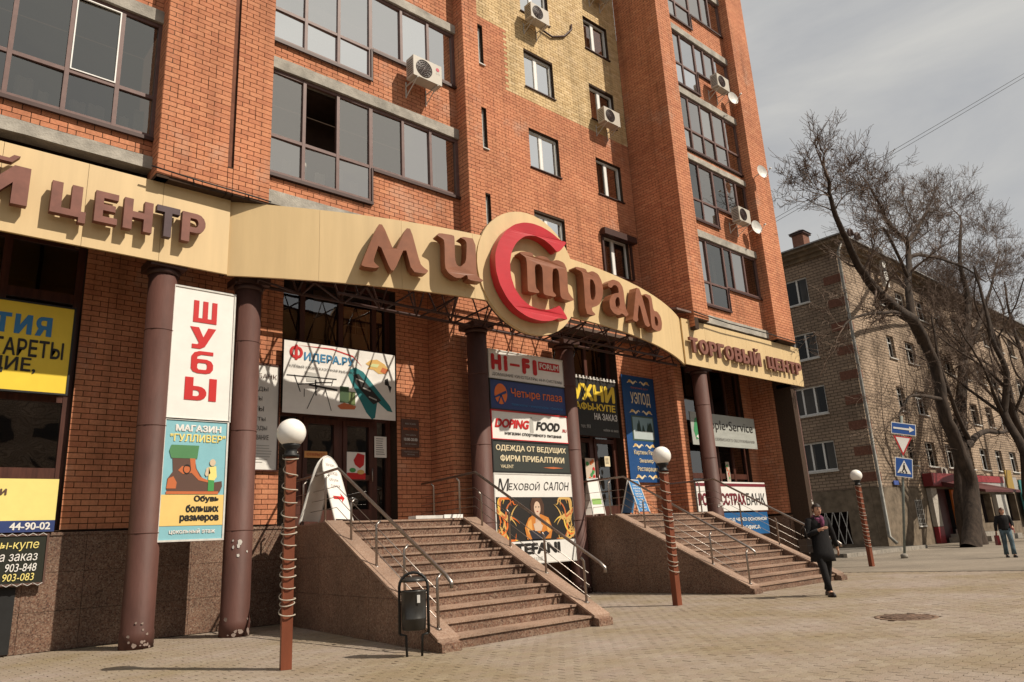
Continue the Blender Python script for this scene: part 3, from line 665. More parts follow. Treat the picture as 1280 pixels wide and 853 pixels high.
# stickers and posters behind upper panes of bay A
k = MB()
for x0, x1, z0, z1 in ((7.42, 7.95, 5.95, 7.1), (8.2, 8.82, 5.85, 6.75)): k.box(x0, x1, YW+.42, YW+.43, z0, z1)
k.build('window_poster', flat((.40,.32,.20)), wA)
k = MB()
for i in range(4): k.box(8.26+.27*(i % 2), 8.49+.27*(i % 2), YW+.408, YW+.418, 6.2+.2*(i//2), 6.36+.2*(i//2))
k.build('poster_pictures', flat((.10,.05,.04)), wA)
# doors: stiles, handles, low panels
for (x0, x1) in ((7.16, 7.99), (8.11, 8.87)):
    k = MB(); Y = YW+.25
    k.box(x0, x0+.1, Y, Y+.07, 1.82, 4.1); k.box(x1-.1, x1, Y, Y+.07, 1.82, 4.1); k.box(x0+.1, x1-.1, Y, Y+.07, 1.82, 2.15); k.box(x0+.1, x1-.1, Y, Y+.07, 3.98, 4.1); k.box(x0+.1, x1-.1, Y, Y+.07, 2.78, 2.9)
    d = k.build('door', M_wood, bld); k = MB(); k.tube([(x1-.05, Y-.05, 2.75), (x1-.05, Y-.05, 3.05)], .015, 6); k.build('handle', M_steel, d)
for (x0, x1) in ((15.51, 16.24), (16.36, 17.3)):
    k = MB(); Y = YW+.25
    k.box(x0, x0+.1, Y, Y+.07, 1.82, 4.1); k.box(x1-.1, x1, Y, Y+.07, 1.82, 4.1); k.box(x0+.1, x1-.1, Y, Y+.07, 1.82, 2.15); k.box(x0+.1, x1-.1, Y, Y+.07, 3.98, 4.1)
    d = k.build('door', M_wood, bld); k = MB(); k.tube([(x0+.05, Y-.05, 2.75), (x0+.05, Y-.05, 3.05)], .015, 6); k.build('handle', M_steel, d)
# granite plinth slabs
def slabs(parent, O, U, u0, u1, z0, z1, du, dz, N, th=.03, m=None, poly=None, name='granite_slab'):
    """cladding slabs on a wall, optionally clipped to a convex polygon (u,z)"""
    O, U, N = Vector(O), Vector(U).normalized(), Vector(N); nu = max(1, round((u1-u0)/du)); nz_ = max(1, round((z1-z0)/dz)); gp = .003
    for i in range(nu):
        for j in range(nz_):
            a, b = u0+(u1-u0)*i/nu+gp, u0+(u1-u0)*(i+1)/nu-gp; c, d = z0+(z1-z0)*j/nz_+gp, z0+(z1-z0)*(j+1)/nz_-gp
            P = [(a, c), (b, c), (b, d), (a, d)]
            if poly:
                for k in range(len(poly)):
                    p, q = poly[k], poly[(k+1) % len(poly)]; out = []
                    ins = lambda s: (q[0]-p[0])*(s[1]-p[1])-(q[1]-p[1])*(s[0]-p[0]) >= -1e-9
                    for t_ in range(len(P)):
                        s, e = P[t_-1], P[t_]
                        if ins(s) != ins(e):
                            d1 = (q[0]-p[0])*(s[1]-p[1])-(q[1]-p[1])*(s[0]-p[0]); d2 = (q[0]-p[0])*(e[1]-p[1])-(q[1]-p[1])*(e[0]-p[0]); r = d1/(d1-d2)
                            out.append((s[0]+(e[0]-s[0])*r, s[1]+(e[1]-s[1])*r))
                        if ins(e): out.append(e)
                    P = out
                    if len(P) < 3: break
                if len(P) < 3: continue
            mb = MB(); mb.prism(P, O, U, (0, 0, 1), N*th); mb.build(name, m or M_gran, parent)
slabs(bld, (0, YW-.02, 0), UX, 2.3, 6.6, .0, 1.8, .86, .6, NF)
slabs(bld, (0, YF-.02, 0), UX, 10.2, 13.75, 0, 1.8, .9, .6, NF); slabs(bld, (0, YW-.02, 0), UX, 13.75, 14.0, 0, 1.8, .9, .6, NF)
slabs(bld, (0, YF-.02, 0), UX, 25.0, 25.55, 0, 1.7, .6, .6, NF); slabs(bld, (0, YF-.02, 0), UX, 19.1, 19.6, 0, 1.7, .6, .6, NF)
slabs(bld, (25.03, 0, 0), (0, 1, 0), YF, YW, 0, 1.7, .45, .6, NL); slabs(bld, (0, YW-.02, 0), UX, 24.4, 25.0, 0, 1.7, .7, .6, NF)
slabs(bld, (0, YW-.02, 0), UX, -4, 2.3, .0, 1.8, 1.2, .6, NF)
k = MB(); k.box(-4, 6.6, YW-.07, YW-.052, 1.78, 1.83); k.build('plinth_cap', M_gran, bld)
k = MB(); k.box(1.75, 2.22, YW-.075, YW-.052, .02, 1.0); k.build('basement_door', M_black, bld)
finish_bricks(bld, [M_brick, M_yellow])
# columns
def column(x, y=13.1, dirt=True):
    mb = MB(); mb.lathe((x, y, 0), [(.25, 0), (.25, .25), (.238, .27), (.238, 6.2)], 28); c = mb.build('column', M_column, bld)
    for z in (1.72, 3.45, 5.1):
        k = MB(); k.lathe((x, y, z), [(.238, -.012), (.244, -.006), (.244, .006), (.238, .012)], 28); k.build('column_seam', M_column, c)
    k = MB(); k.box(x-.3, x+.3, y-.3, y+.3, 6.2, 6.34); k.lathe((x, y, 6.1), [(.26, 0), (.27, .10)], 24); k.build('column_cap', M_darkframe, c)
    k = MB()
    for i in range(15):      # flaked paint near the foot
        a = random.uniform(-2.6, -.2); z = abs(random.gauss(0, .16))+.02; s = random.uniform(.012, .045)
        pts = []
        for t_ in range(6):
            aa = a+s*math.cos(t_*1.05)*random.uniform(2.4, 5); zz = z+s*math.sin(t_*1.05)*random.uniform(.5, 1.3)
            pts.append((x+.2525*math.cos(aa), y+.2525*math.sin(aa), max(.005, zz)))
        k.add(pts, [tuple(range(6))])
    k.build('paint_flakes', flat((.26,.20,.17)), c)['kind'] = 'stuff'
    return c
CX = [3.7, 5.23, 10.77, 13.75, 19.85, 25.5]
for x in CX: column(x)
# white paper scraps on two columns
for x, z0, z1, nn in ((25.5, 1.0, 2.2, 26), (5.23, 1.3, 1.55, 7), (19.85, 1.9, 2.15, 8)):
    k = MB()
    for i in range(nn):
        a = random.uniform(-2.3, -1.2); z = random.uniform(z0, z1); s = random.uniform(.02, .06); pts = []
        for t_ in range(5):
            aa = a+s*4*math.cos(t_*1.26)*random.uniform(.5, 1); pts.append((x+.245*math.cos(aa), 13.1+.245*math.sin(aa), z+s*math.sin(t_*1.26)*random.uniform(.6, 1.2)))
        k.add(pts, [tuple(range(5))])
    solo(k, 'torn_paper', flat((.55,.52,.48)), {25.5: 'torn white notices stuck all over the rightmost maroon column', 5.23: 'small torn paper scraps on the maroon column beside the boot poster', 19.85: 'torn paper scraps low on the maroon column beside the bank sign'}[x], 'paper', kind='stuff')

# ================================================================== FASCIA SIGNS
LB, LT = 6.25, 7.72
def fascia_straight(x0, x1, label, n):
    t = thing('sign_band', ((x0+x1)/2, 12.75, LB), label, 'sign')
    for i in range(n):
        a, b = x0+(x1-x0)*i/n, x0+(x1-x0)*(i+1)/n
        mb = MB(); mb.box(a+.003, b-.003, 12.75, 12.80, LB, LT); mb.build('panel', M_fascia, t)
    mb = MB(); mb.box(x0, x1, 12.80, 12.87, LB+.02, LB+.09); mb.box(x0, x1, 12.80, 12.87, LT-.09, LT-.02)
    for i in range(n+1):
        x = x0+.04+(x1-x0-.08)*i/n; mb.box(x-.03, x+.03, 12.871, 12.92, LB, LT)
    mb.build('back_frame', M_darkframe, t); return t
def arc(cx, cy, rx, ry, a0, a1, n=7): return [(cx+rx*math.cos(math.radians(a0+(a1-a0)*i/n)), cy+ry*math.sin(math.radians(a0+(a1-a0)*i/n))) for i in range(n+1)]
def block(ch):
    if ('blk', ch) in _tc: return _tc[('blk', ch)]
    t, h = .30, .20
    D = {'И': [[(0,0),(0,1),(t,1),(t,.45),(1-t,1),(1,1),(1,0),(1-t,0),(1-t,.55),(t,0)]],
     'Ц': [[(0,0),(0,1),(t,1),(t,h),(.86-t,h),(.86-t,1),(.86,1),(.86,h),(1,h),(1,-.16),(.80,-.16),(.80,0)]],
     'Е': [[(0,0),(0,1),(1,1),(1,1-h),(.36,1-h),(.36,.6),(.9,.6),(.9,.4),(.36,.4),(.36,h),(1,h),(1,0)]],
     'Н': [[(0,0),(0,1),(t,1),(t,.6),(1-t,.6),(1-t,1),(1,1),(1,0),(1-t,0),(1-t,.4),(t,.4),(t,0)]],
     'Т': [[(0,1),(1,1),(1,1-h),(.66,1-h),(.66,0),(.34,0),(.34,1-h),(0,1-h)]],
     'Г': [[(0,0),(0,1),(1,1),(1,1-h),(.38,1-h),(.38,0)]],
     'Р': [[(0,0),(0,1)]+arc(.62,.67,.38,.33,90,-90)+[(.34,.34),(.34,0)], [(.34,.52)]+arc(.56,.67,.13,.15,-90,90)+[(.34,.82)]],
     'О': [arc(.5,.5,.5,.5,0,345,23), arc(.5,.5,.2,.29,0,345,23)],
     'В': [[(0,0),(0,1)]+arc(.60,.75,.34,.25,90,-60)+arc(.62,.29,.38,.29,60,-90), [(.33,.60),(.33,.81)]+arc(.52,.705,.11,.105,90,-90), [(.33,.19),(.33,.42)]+arc(.54,.305,.12,.115,90,-90)],
     'Ы': [[(0,0),(0,1),(.26,1),(.26,.62)]+arc(.42,.31,.27,.31,90,-90), [(.26,.18),(.26,.44)]+arc(.36,.31,.10,.13,90,-90), [(.76,0),(.76,1),(1,1),(1,0)]],
     'Ш': [[(0,0),(0,1),(.22,1),(.22,h),(.39,h),(.39,1),(.61,1),(.61,h),(.78,h),(.78,1),(1,1),(1,0)]],
     'У': [[(0,1),(.33,1),(.52,.55),(.69,1),(1,1),(.60,.12),(.42,0),(.10,0),(.10,.2),(.30,.2),(.36,.28)]],
     'б': [[(.98,1),(.98,.84),(.45,.84),(.28,.76),(.25,.64),(.70,.64),(.9,.57),(1,.42),(1,.2),(.9,.06),(.7,0),(.3,0),(.1,.06),(0,.2),(0,.75),(.12,.92),(.35,1)], [(.28,.24),(.34,.17),(.66,.17),(.72,.24),(.72,.40),(.66,.47),(.34,.47),(.28,.40)]]}
    D['Я'] = [[(1,0),(1,1)]+arc(.40,.66,.38,.34,90,235)+[(0,0),(.34,0),(.54,.34),(.67,.34),(.67,0)], [(.67,.53)]+arc(.44,.67,.13,.14,270,90)+[(.67,.81)]]
    D['Й'] = D['И']+[[(.22,1.26),(.34,1.26),(.42,1.16),(.58,1.16),(.66,1.26),(.78,1.26),(.64,1.06),(.36,1.06)]]
    _tc[('blk', ch)] = outline(D[ch]); return _tc[('blk', ch)]
def block_letter(parent, ch, fr, u0, u1, v0, v1, m, depth=.12, lift=.08, bold=.045, label=None):
    v, f = block(ch); xs = [p[0] for p in v]; ys = [p[1] for p in v]; a, b, c, d = min(xs), max(xs), min(ys), max(ys)
    fn = lambda x, y, z: fr(u0+(u1-u0)*(x-a)/(b-a), v0+(v1-v0)*(y-c)/(d-c), lift+depth*(z+.5))
    return put(parent, 'letter', (v, f), fn, m, label)
F0 = front(12.75)
left = fascia_straight(-3.6, 4.68, 'left cream sign band lettered with big brown block letters above the ground floor', 7)
for ch, a, b, c, d, m in (('Й', .78, 1.50, 6.64, 7.44, M_letter2), ('Ц', 1.80, 2.30, 6.56, 7.18, M_letter2), ('Е', 2.42, 2.76, 6.65, 7.19, M_letter2), ('Н', 2.85, 3.30, 6.64, 7.19, M_letter2), ('Т', 3.36, 3.74, 6.64, 7.20, M_letter3), ('Р', 3.78, 4.18, 6.64, 7.19, M_letter2)):
    block_letter(left, ch, F0, a, b, c, d, m, label='faded dark letter' if ch == 'Т' else None)
right = fascia_straight(18.72, 26.05, 'right cream sign band with two small brown words under the tower', 6)
def word(parent, s, x0, x1, v0, v1, m, wid=None):
    wd = [(1.25 if c in 'ЫЖШЩ' else 1.0 if c in 'МЦОДЙН' else .9 if c in 'ТЕВР' else .8) for c in s]; tot = sum(wd)*1.14-.14*wd[-1]; k = (x1-x0)/tot; x = x0
    for c, w in zip(s, wd):
        lo, hi = v0, v1
        if c == 'Й': hi = v1+(v1-v0)*.27
        if c in 'ЦЩ': lo = v0-(v1-v0)*.14
        block_letter(parent, c, F0, x, x+w*k, lo, hi, m, .08, .07); x += w*k*1.14
word(right, 'ТОРГОВЫЙ', 18.85, 22.95, 6.62, 7.10, M_letter2); word(right, 'ЦЕНТР', 23.4, 25.75, 6.62, 7.06, M_letter2)
# curved band
CXc, CYc, RC = 11.7, 27.3, 16.1
class Cyl:
    def __call__(s, u, v, w):
        th = u/RC; r = RC+w; return Vector((CXc+r*math.sin(th), CYc-r*math.cos(th), v))
cyl = Cyl()
def subdiv_strip(u0, u1, v0, v1, w0, w1, n):
    mb = MB(); pts = []
    for i in range(n+1):
        u = u0+(u1-u0)*i/n
        for v, w in ((v0, w0), (v0, w1), (v1, w1), (v1, w0)): pts.append(cyl(u, v, w))
    fs = []
    for i in range(n):
        for k in range(4): a = i*4+k; b = i*4+(k+1) % 4; fs.append((a, a+4, b+4, b))
    mb.add(pts, fs+[(0, 1, 2, 3), tuple(n*4+k for k in (3, 2, 1, 0))]); return mb
arch = thing('sign_band', (11.7, 11.2, LB), 'curved cream sign band bulging over the entrance with a red C-shaped emblem in a disc', 'sign')
UL, UR = -7.25, 7.45
NP = 9
for i in range(NP): subdiv_strip(UL+(UR-UL)*i/NP+.002, UL+(UR-UL)*(i+1)/NP-.002, LB, LT, -.05, 0, 5).build('panel', M_fascia, arch)
# transition piece sweeping to the right band
pts = [(7.45, LB), (7.45, LT), (7.2, LT)]
mb = MB(); mb.add([cyl(UR, LB, 0), (18.72, 12.75, LB), (18.72, 12.75, LT), cyl(UR, LT, 0), cyl(UR, LB, -.05), (18.72, 12.80, LB), (18.72, 12.80, LT), cyl(UR, LT, -.05)], [(0,1,2,3),(4,7,6,5),(0,4,5,1),(3,2,6,7),(0,3,7,4),(1,5,6,2)]); mb.build('end_panel', M_fascia, arch)
# disc
dc, dr = (-.83, 7.08), 1.45
mb = MB(); n = 48; pts = [cyl(dc[0], dc[1], .03)]; fs = []
for k in range(n):
    a = 2*math.pi*k/n
    for r, w in ((dr*.5, .03), (dr, .03), (dr, -.06)): pts.append(cyl(dc[0]+r*math.cos(a), dc[1]+r*math.sin(a), w))
for k in range(n):
    a, b = 1+3*k, 1+3*((k+1) % n); fs += [(0, b, a)[::-1], (a, a+1, b+1, b), (a+1, a+2, b+2, b+1)]
mb.add(pts, fs); mb.build('disc', M_fascia, arch)
mb = MB(); mb.tube([cyl(dc[0]+dr*.99*math.cos(2*math.pi*k/n), dc[1]+dr*.99*math.sin(2*math.pi*k/n), -.09) for k in range(n+1)], .02, 6); mb.build('disc_rim', M_darkframe, arch)
GL = {'M': [[-4.543, 7.439], [-4.449, 7.439], [-4.22, 6.87], [-3.982, 7.44], [-3.882, 7.438], [-3.703, 6.72], [-3.626, 6.641], [-3.53, 6.589], [-3.584, 6.516], [-3.876, 6.524], [-4.005, 7.05], [-4.23, 6.5], [-4.306, 6.5], [-4.523, 7.045], [-4.635, 6.679], [-4.624, 6.622], [-4.527, 6.537], [-4.549, 6.506], [-4.87, 6.52], [-4.85, 6.62]],
'i': [[-3.272, 7.45], [-2.948, 7.455], [-2.935, 7.386], [-2.941, 6.933], [-2.917, 6.829], [-2.865, 6.781], [-2.806, 6.79], [-2.689, 6.912], [-2.655, 7.325], [-2.692, 7.398], [-2.798, 7.432], [-2.781, 7.46], [-2.45, 7.465], [-2.454, 6.67], [-2.39, 6.602], [-2.291, 6.56], [-2.343, 6.522], [-2.656, 6.52], [-2.678, 6.635], [-2.817, 6.537], [-2.943, 6.52], [-3.097, 6.6], [-3.172, 6.714], [-3.164, 7.238], [-3.182, 7.327], [-3.335, 7.394]],
'C': [[-0.098, 7.95], [-0.35, 8.07], [-0.633, 8.145], [-0.912, 8.165], [-1.16, 8.13], [-1.431, 8.019], [-1.679, 7.808], [-1.871, 7.524], [-1.979, 7.211], [-1.979, 6.849], [-1.897, 6.54], [-1.733, 6.257], [-1.503, 6.04], [-1.216, 5.912], [-0.869, 5.873], [-0.544, 5.922], [-0.305, 6.034], [-0.009, 6.026], [-0.267, 6.34], [-0.347, 6.27], [-0.615, 6.169], [-0.893, 6.134], [-1.154, 6.183], [-1.358, 6.314], [-1.513, 6.505], [-1.599, 6.77], [-1.609, 7.061], [-1.548, 7.348], [-1.398, 7.601], [-1.164, 7.798], [-0.888, 7.88], [-0.611, 7.848], [-0.379, 7.74], [-0.192, 7.6], [0.137, 7.95]],
'T': [[-1.29, 7.41], [-0.968, 7.443], [-0.939, 7.343], [-0.74, 7.423], [-0.528, 7.422], [-0.453, 7.34], [-0.235, 7.432], [-0.021, 7.406], [0.06, 7.251], [0.037, 6.719], [0.115, 6.63], [0.223, 6.552], [0.128, 6.506], [-0.161, 6.502], [-0.22, 6.57], [-0.212, 7.15], [-0.28, 7.221], [-0.407, 7.167], [-0.455, 6.644], [-0.343, 6.552], [-0.396, 6.505], [-0.702, 6.506], [-0.73, 6.557], [-0.705, 7.125], [-0.781, 7.216], [-0.896, 7.18], [-0.932, 7.101], [-0.942, 6.63], [-0.836, 6.545], [-0.884, 6.508], [-1.151, 6.502], [-1.167, 6.552], [-1.146, 7.15], [-1.166, 7.296], [-1.327, 7.357]],
'p': [[0.367, 7.40], [0.714, 7.42], [0.761, 7.338], [0.961, 7.425], [1.171, 7.395], [1.286, 7.241], [1.317, 7.048], [1.268, 6.84], [1.142, 6.635], [0.978, 6.533], [0.825, 6.499], [0.816, 6.398], [0.935, 6.334], [0.878, 6.289], [0.578, 6.286], [0.605, 7.134], [0.572, 7.316], [0.338, 7.347]],
'p2': [[0.839, 7.20], [0.949, 7.196], [1.022, 7.064], [0.998, 6.819], [0.92, 6.678], [0.82, 6.673], [0.804, 6.878]],
'a': [[1.564, 7.278], [1.765, 7.40], [2.043, 7.40], [2.193, 7.278], [2.214, 6.827], [2.251, 6.685], [2.338, 6.61], [2.191, 6.51], [2.034, 6.58], [1.879, 6.489], [1.663, 6.50], [1.534, 6.605], [1.525, 6.793], [1.652, 6.965], [1.826, 7.053], [1.973, 7.082], [1.972, 7.213], [1.89, 7.273], [1.774, 7.254], [1.66, 7.147], [1.517, 7.159]],
'a2': [[1.871, 6.963], [1.973, 6.969], [1.977, 6.784], [1.889, 6.672], [1.784, 6.693], [1.773, 6.844]],
'l': [[2.86, 7.45], [3.06, 7.45], [3.385, 6.60], [3.44, 6.54], [3.30, 6.47], [3.11, 6.50], [2.93, 7.06], [2.77, 6.62], [2.80, 6.56], [2.69, 6.48], [2.50, 6.50], [2.56, 6.60], [2.60, 6.72]],
'b': [[3.356, 7.40], [3.70, 7.42], [3.74, 7.02], [4.0, 7.05], [4.19, 6.95], [4.24, 6.78], [4.15, 6.58], [3.943, 6.479], [3.661, 6.47], [3.502, 6.52], [3.539, 7.18], [3.492, 7.30], [3.28, 7.33]],
'b2': [[3.755, 6.874], [3.917, 6.874], [3.971, 6.768], [3.929, 6.63], [3.76, 6.61]]}
def smooth(P, it=1):
    for _ in range(it):
        q = []
        for i in range(len(P)):
            a, b = P[i], P[(i+1) % len(P)]
            l_ = math.hypot(a[0]-b[0], a[1]-b[1])
            if l_ < .05: q.append(a); continue
            q += [(a[0]*.82+b[0]*.18, a[1]*.82+b[1]*.18), (a[0]*.18+b[0]*.82, a[1]*.18+b[1]*.82)]
        P = q
    return P
for k_, hs, m in (('M', (), M_letter), ('i', (), M_letter), ('C', (), M_red), ('T', (), M_letter), ('p', ('p2',), M_letter), ('a', ('a2',), M_letter), ('l', (), M_letter), ('b', ('b2',), M_letter)):
    it = 2 if k_ == 'C' else 1
    vf = outline([smooth(GL[k_], it)]+[smooth(GL[h], it) for h in hs])
    put(arch, 'emblem' if k_ == 'C' else 'letter', vf, lambda x, y, z: cyl(x, y, .06+.22*(z+.5)), m)
mb = MB()
for z, w in ((LB+.04, -.09), (LT-.04, -.09)): mb.tube([cyl(UL+(UR-UL)*i/30, z, w) for i in range(31)], .03, 6)
for i in range(NP*2+1):
    u = UL+(UR-UL)*i/(NP*2); mb.tube([cyl(u, LB+.02, -.09), cyl(u, LT-.02, -.09)], .022, 4)
mb.build('back_frame', M_darkframe, arch)
# truss behind the curved band
trs = thing('roof_truss', (11.7, 12.9, 6.2), 'dark steel lattice truss behind the curved sign band', 'truss')
def chord(z, y, x0=4.9, x1=18.5, r=.035):
    m_ = MB(); m_.tube([(x0, y, z), (x1, y, z)], r, 6); m_.build('chord', M_darkframe, trs)
chord(6.22, 12.95); chord(7.5, 12.95); chord(6.1, 12.2, 6.6, 16.8, .03)
for i in range(15):
    x = 5.2+i*.94; u = math.asin((x-CXc)/RC)*RC; p = cyl(u, 6.24, -.1)
    if p.y < 12.7:
        q = cyl(u, 7.5, -.1); runs = [[p, (x+.1, 12.95, 6.22)], [q, (x+.1, 12.95, 7.5)]]
        if i < 13: runs.append([p, (x+.94, 12.95, 6.22)])
        if i % 2 == 0 and cyl(u, 0, 0).y < 12.1: runs.append([cyl(u, 6.26, -.1), (x, 12.2, 6.1), (x, 12.95, 7.5)])
        for rn in runs: mb = MB(); mb.tube(rn, .022, 6); mb.build('brace', M_darkframe, trs)
        pass
    mb = MB(); mb.tube([(x, 12.95, 6.22), (x+.47, 12.95, 7.5), (x+.94, 12.95, 6.22)], .024, 6)
    if x < 17.6: mb.build('lattice_bar', M_darkframe, trs)
# canopy sheet seen above the right end
mb = MB(); mb.prism([(12.6, 7.9), (14.35, 8.35), (14.35, 8.41), (12.6, 7.96)], (18.35, 0, 0), (0, 1, 0), (0, 0, 1), (.75, 0, 0)); solo(mb, 'roof_sheet', mat('tin', (.20,.14,.12), .5, .2, 4), 'small dull tin canopy sheet behind the right end of the curved band', 'canopy')
# cable along the pilaster bottom
mb = MB(); mb.tube([(3.2, 12.5, 7.86), (4.0, 12.5, 7.82), (5.0, 12.5, 7.80), (5.35, 12.5, 7.78)], .015, 5)
for x in (3.9, 4.9): mb.tube([(x, 12.5, 7.82), (x+.05, 12.56, 7.74)], .012, 4)
solo(mb, 'cable', M_black, 'black cable on short brackets along the bottom of the brick pilaster', 'cable')
mb = MB(); mb.tube([(19.1, 12.5, 7.92), (21, 12.5, 7.84), (23.5, 12.5, 7.86), (25.9, 12.5, 7.82)], .02, 5); solo(mb, 'cable', M_black, 'black cable running along the top of the right sign band', 'cable')

# ================================================================== STAIRCASES
def stairs(x0f, x1f, y0, yl, n, zl, label, landL, landR, yback, stub):
    """x0f/x1f give the outer cheek lines as functions of y"""
    t = thing('entrance_stairs', ((x0f(y0)+x1f(y0))/2, y0, 0), label, 'staircase')
    cw = .30; run = (yl-y0-.1)/(n-1); rise = zl/n
    for k in range(n):
        y = y0+.1+run*k; z = rise*(k+1); yb = y+run+.02 if k < n-1 else yback
        a0, a1, b0, b1 = x0f(y)+cw, x1f(y)-cw, x0f(yb)+cw, x1f(yb)-cw
        if k == n-1: a0, a1, b0, b1 = x0f(y)+.02, x1f(y)-.02, x0f(yb)+.02, x1f(yb)-.02
        zb = max(0, z-rise-.05) if k < n-1 else z-.24
        mb = MB(); mb.add([(a0, y, zb), (a1, y, zb), (b1, yb, zb), (b0, yb, zb), (a0, y, z-.03), (a1, y, z-.03), (b1, yb, z-.03), (b0, yb, z-.03)], [(0,1,5,4),(1,2,6,5),(2,3,7,6),(3,0,4,7),(4,5,6,7),(3,2,1,0)])
        s_ = mb.build('step', M_gran, t)
        q = MB(); q.add([(a0, y-.025, z-.03), (a1, y-.025, z-.03), (b1, yb, z-.03), (b0, yb, z-.03), (a0, y-.025, z), (a1, y-.025, z), (b1, yb, z), (b0, yb, z)], [(0,1,5,4),(1,2,6,5),(2,3,7,6),(3,0,4,7),(4,5,6,7),(3,2,1,0)])
        q.build('tread', M_tread, s_)
    sl_ = zl/(yl-y0-.05)
    for side_, xf, sg in (('l', x0f, 1), ('r', x1f, -1)):
        # cheek: outer x = xf(y), inner x = xf(y)+sg*cw ; profile along y
        prof = [(y0-.06, 0), (yl+.35, 0), (yl+.35, zl-.02), (yl-.05, zl-.02), (y0+.02, .12), (y0-.06, .10)]
        P = [(xf(y), y, z) for y, z in prof]; Q = [(xf(y)+sg*cw, y, z) for y, z in prof]; m_ = len(prof)
        mb = MB(); mb.add(P+Q, [tuple(range(m_)), tuple(range(m_, 2*m_))[::-1]]+[(i, (i+1) % m_, m_+(i+1) % m_, m_+i) for i in range(m_)])
        c = mb.build('cheek_wall', M_gran, t)
        # slanted coping slab with a thin lip
        a, b = prof[4], prof[3]; e = .02
        V0 = [(xf(y)-sg*e, y, z) for y, z in (a, b)]; V1 = [(xf(y)+sg*(cw+e), y, z) for y, z in (a, b)]
        tp = [(x, y, z+.035) for x, y, z in V0+V1]; mb = MB(); vs = V0+V1+tp
        mb.add(vs, [(0,1,3,2),(4,6,7,5),(0,4,5,1),(2,3,7,6),(0,2,6,4),(1,5,7,3)]); mb.build('coping', M_tread, c)
        # cladding slabs on the outer flank
        d = Vector((xf(yback)-xf(y0), yback-y0, 0)); L = d.length; U = d.normalized()
        O = Vector((xf(y0), y0, 0)); N = Vector((-1, 0, 0)) if sg == 1 else Vector((1, 0, 0))
        py = [(0, 0), (L, 0), (L, zl-.03), (yl-y0-.05, zl-.03), (.02, .1)]
        slabs(t, O-N*.0, U, 0, L, 0, zl, 1.02, .62, N, .012, poly=py, name='granite_slab')
    return t
s1L = lambda y: 5.74+.135*(y-7.9); s1R = lambda y: 8.90+.175*(y-7.9)
st1 = stairs(s1L, s1R, 7.95, 12.0, 12, 1.79, 'left granite staircase with the steel handrails, nearest the camera', 0, 0, 14.36, None)
s2L = lambda y: 14.0; s2R = lambda y: 18.1
st2 = stairs(s2L, s2R, 8.62, 12.1, 12, 1.79, 'right granite staircase climbing to the door beside the tall blue banner', 0, 0, 14.36, None)
# core under the landings
mb = MB(); mb.add([(s1L(12)+.03, 12.1, 0), (s1R(12)-.03, 12.1, 0), (s1R(14.3)-.03, 14.34, 0), (s1L(14.3)+.03, 14.34, 0)]+[(s1L(12)+.03, 12.1, 1.55), (s1R(12)-.03, 12.1, 1.55), (s1R(14.3)-.03, 14.34, 1.55), (s1L(14.3)+.03, 14.34, 1.55)], [(0,1,5,4),(1,2,6,5),(2,3,7,6),(3,0,4,7),(4,5,6,7)]); mb.build('landing_core', M_gran, st1)
mb = MB(); mb.box(14.03, 18.07, 12.2, 14.34, 0, 1.55); mb.build('landing_core', M_gran, st2)
# railings
def railing(label, posts, flat_pts, slope, lows, inward, loc):
    """posts: (x,y,ztop,zbase); slope: handrail polyline; lows: list of rail polylines"""
    t = thing('stair_railing', loc, label, 'railing', None)
    mb = MB(); mb.tube(slope, .026, 8); h = mb.build('handrail', M_steel, t)
    for (x, y, zt, zb) in posts:
        mb = MB(); mb.tube([(x, y, zb), (x, y, zt-.09), (x+inward*.07, y, zt-.03)], .02, 8)
        mb.lathe((x, y, zb), [(.045, 0), (.04, .015), (.02, .02)], 10); p = mb.build('post', M_steel, t)
    for L in lows:
        mb = MB(); mb.tube(L, .0065, 5); mb.build('rail_bar', M_steel, t)
    return t
def stair_rail(label, xf, sg, y0, yl, zl, ybk, pys, landys, loc, hr=.88):
    off = .13*sg; sl_ = zl/(yl-y0-.05)
    zc = lambda y: .14+(zl-.14)*(y-y0)/(yl-y0) if y < yl else zl
    X = lambda y: xf(y)+off
    end = y0+.0
    top = [(X(ybk), ybk, zl+hr), (X(yl-.3), yl-.3, zl+hr), (X(end), end, zc(end)+hr-.12), (X(end)+sg*.0, end-.10, zc(end)+hr-.2), (X(end), end-.1, zc(end)+hr-.27)]
    posts = [(X(y), y, zc(y)+hr-.06-(.11 if y < yl else 0), zc(y)) for y in pys]+[(X(y), y, zl+hr-.02, zl) for y in landys]
    lows = []
    for h in (.22, .40, .58): lows.append([(X(ybk), ybk, zl+h), (X(yl-.25), yl-.25, zl+h), (X(y0+.3), y0+.3, zc(y0+.3)+h-.1)])
    return railing(label, posts, None, top, lows, sg*.9, loc)
stair_rail('steel railing down the left side of the near staircase', s1L, 1, 7.95, 12.0, 1.79, 14.2, (8.2, 9.15, 10.1, 11.1), (12.3, 13.5), (6, 8, 0))
stair_rail('steel railing down the right side of the near staircase, before the fur salon poster', s1R, -1, 7.95, 12.0, 1.79, 14.2, (8.35, 9.4, 10.5, 11.5), (12.4, 13.6), (9, 8, 0))
stair_rail('steel railing down the left side of the far staircase', s2L, 1, 8.62, 12.1, 1.79, 14.2, (8.72, 9.55, 10.5, 11.28), (12.3, 13.4), (14.1, 8.6, 0))
stair_rail('steel railing down the right side of the far staircase, by the bank sign', s2R, -1, 8.62, 12.1, 1.79, 14.2, (9.2, 10.1, 11.1), (12.3, 13.4), (18, 8.6, 0))

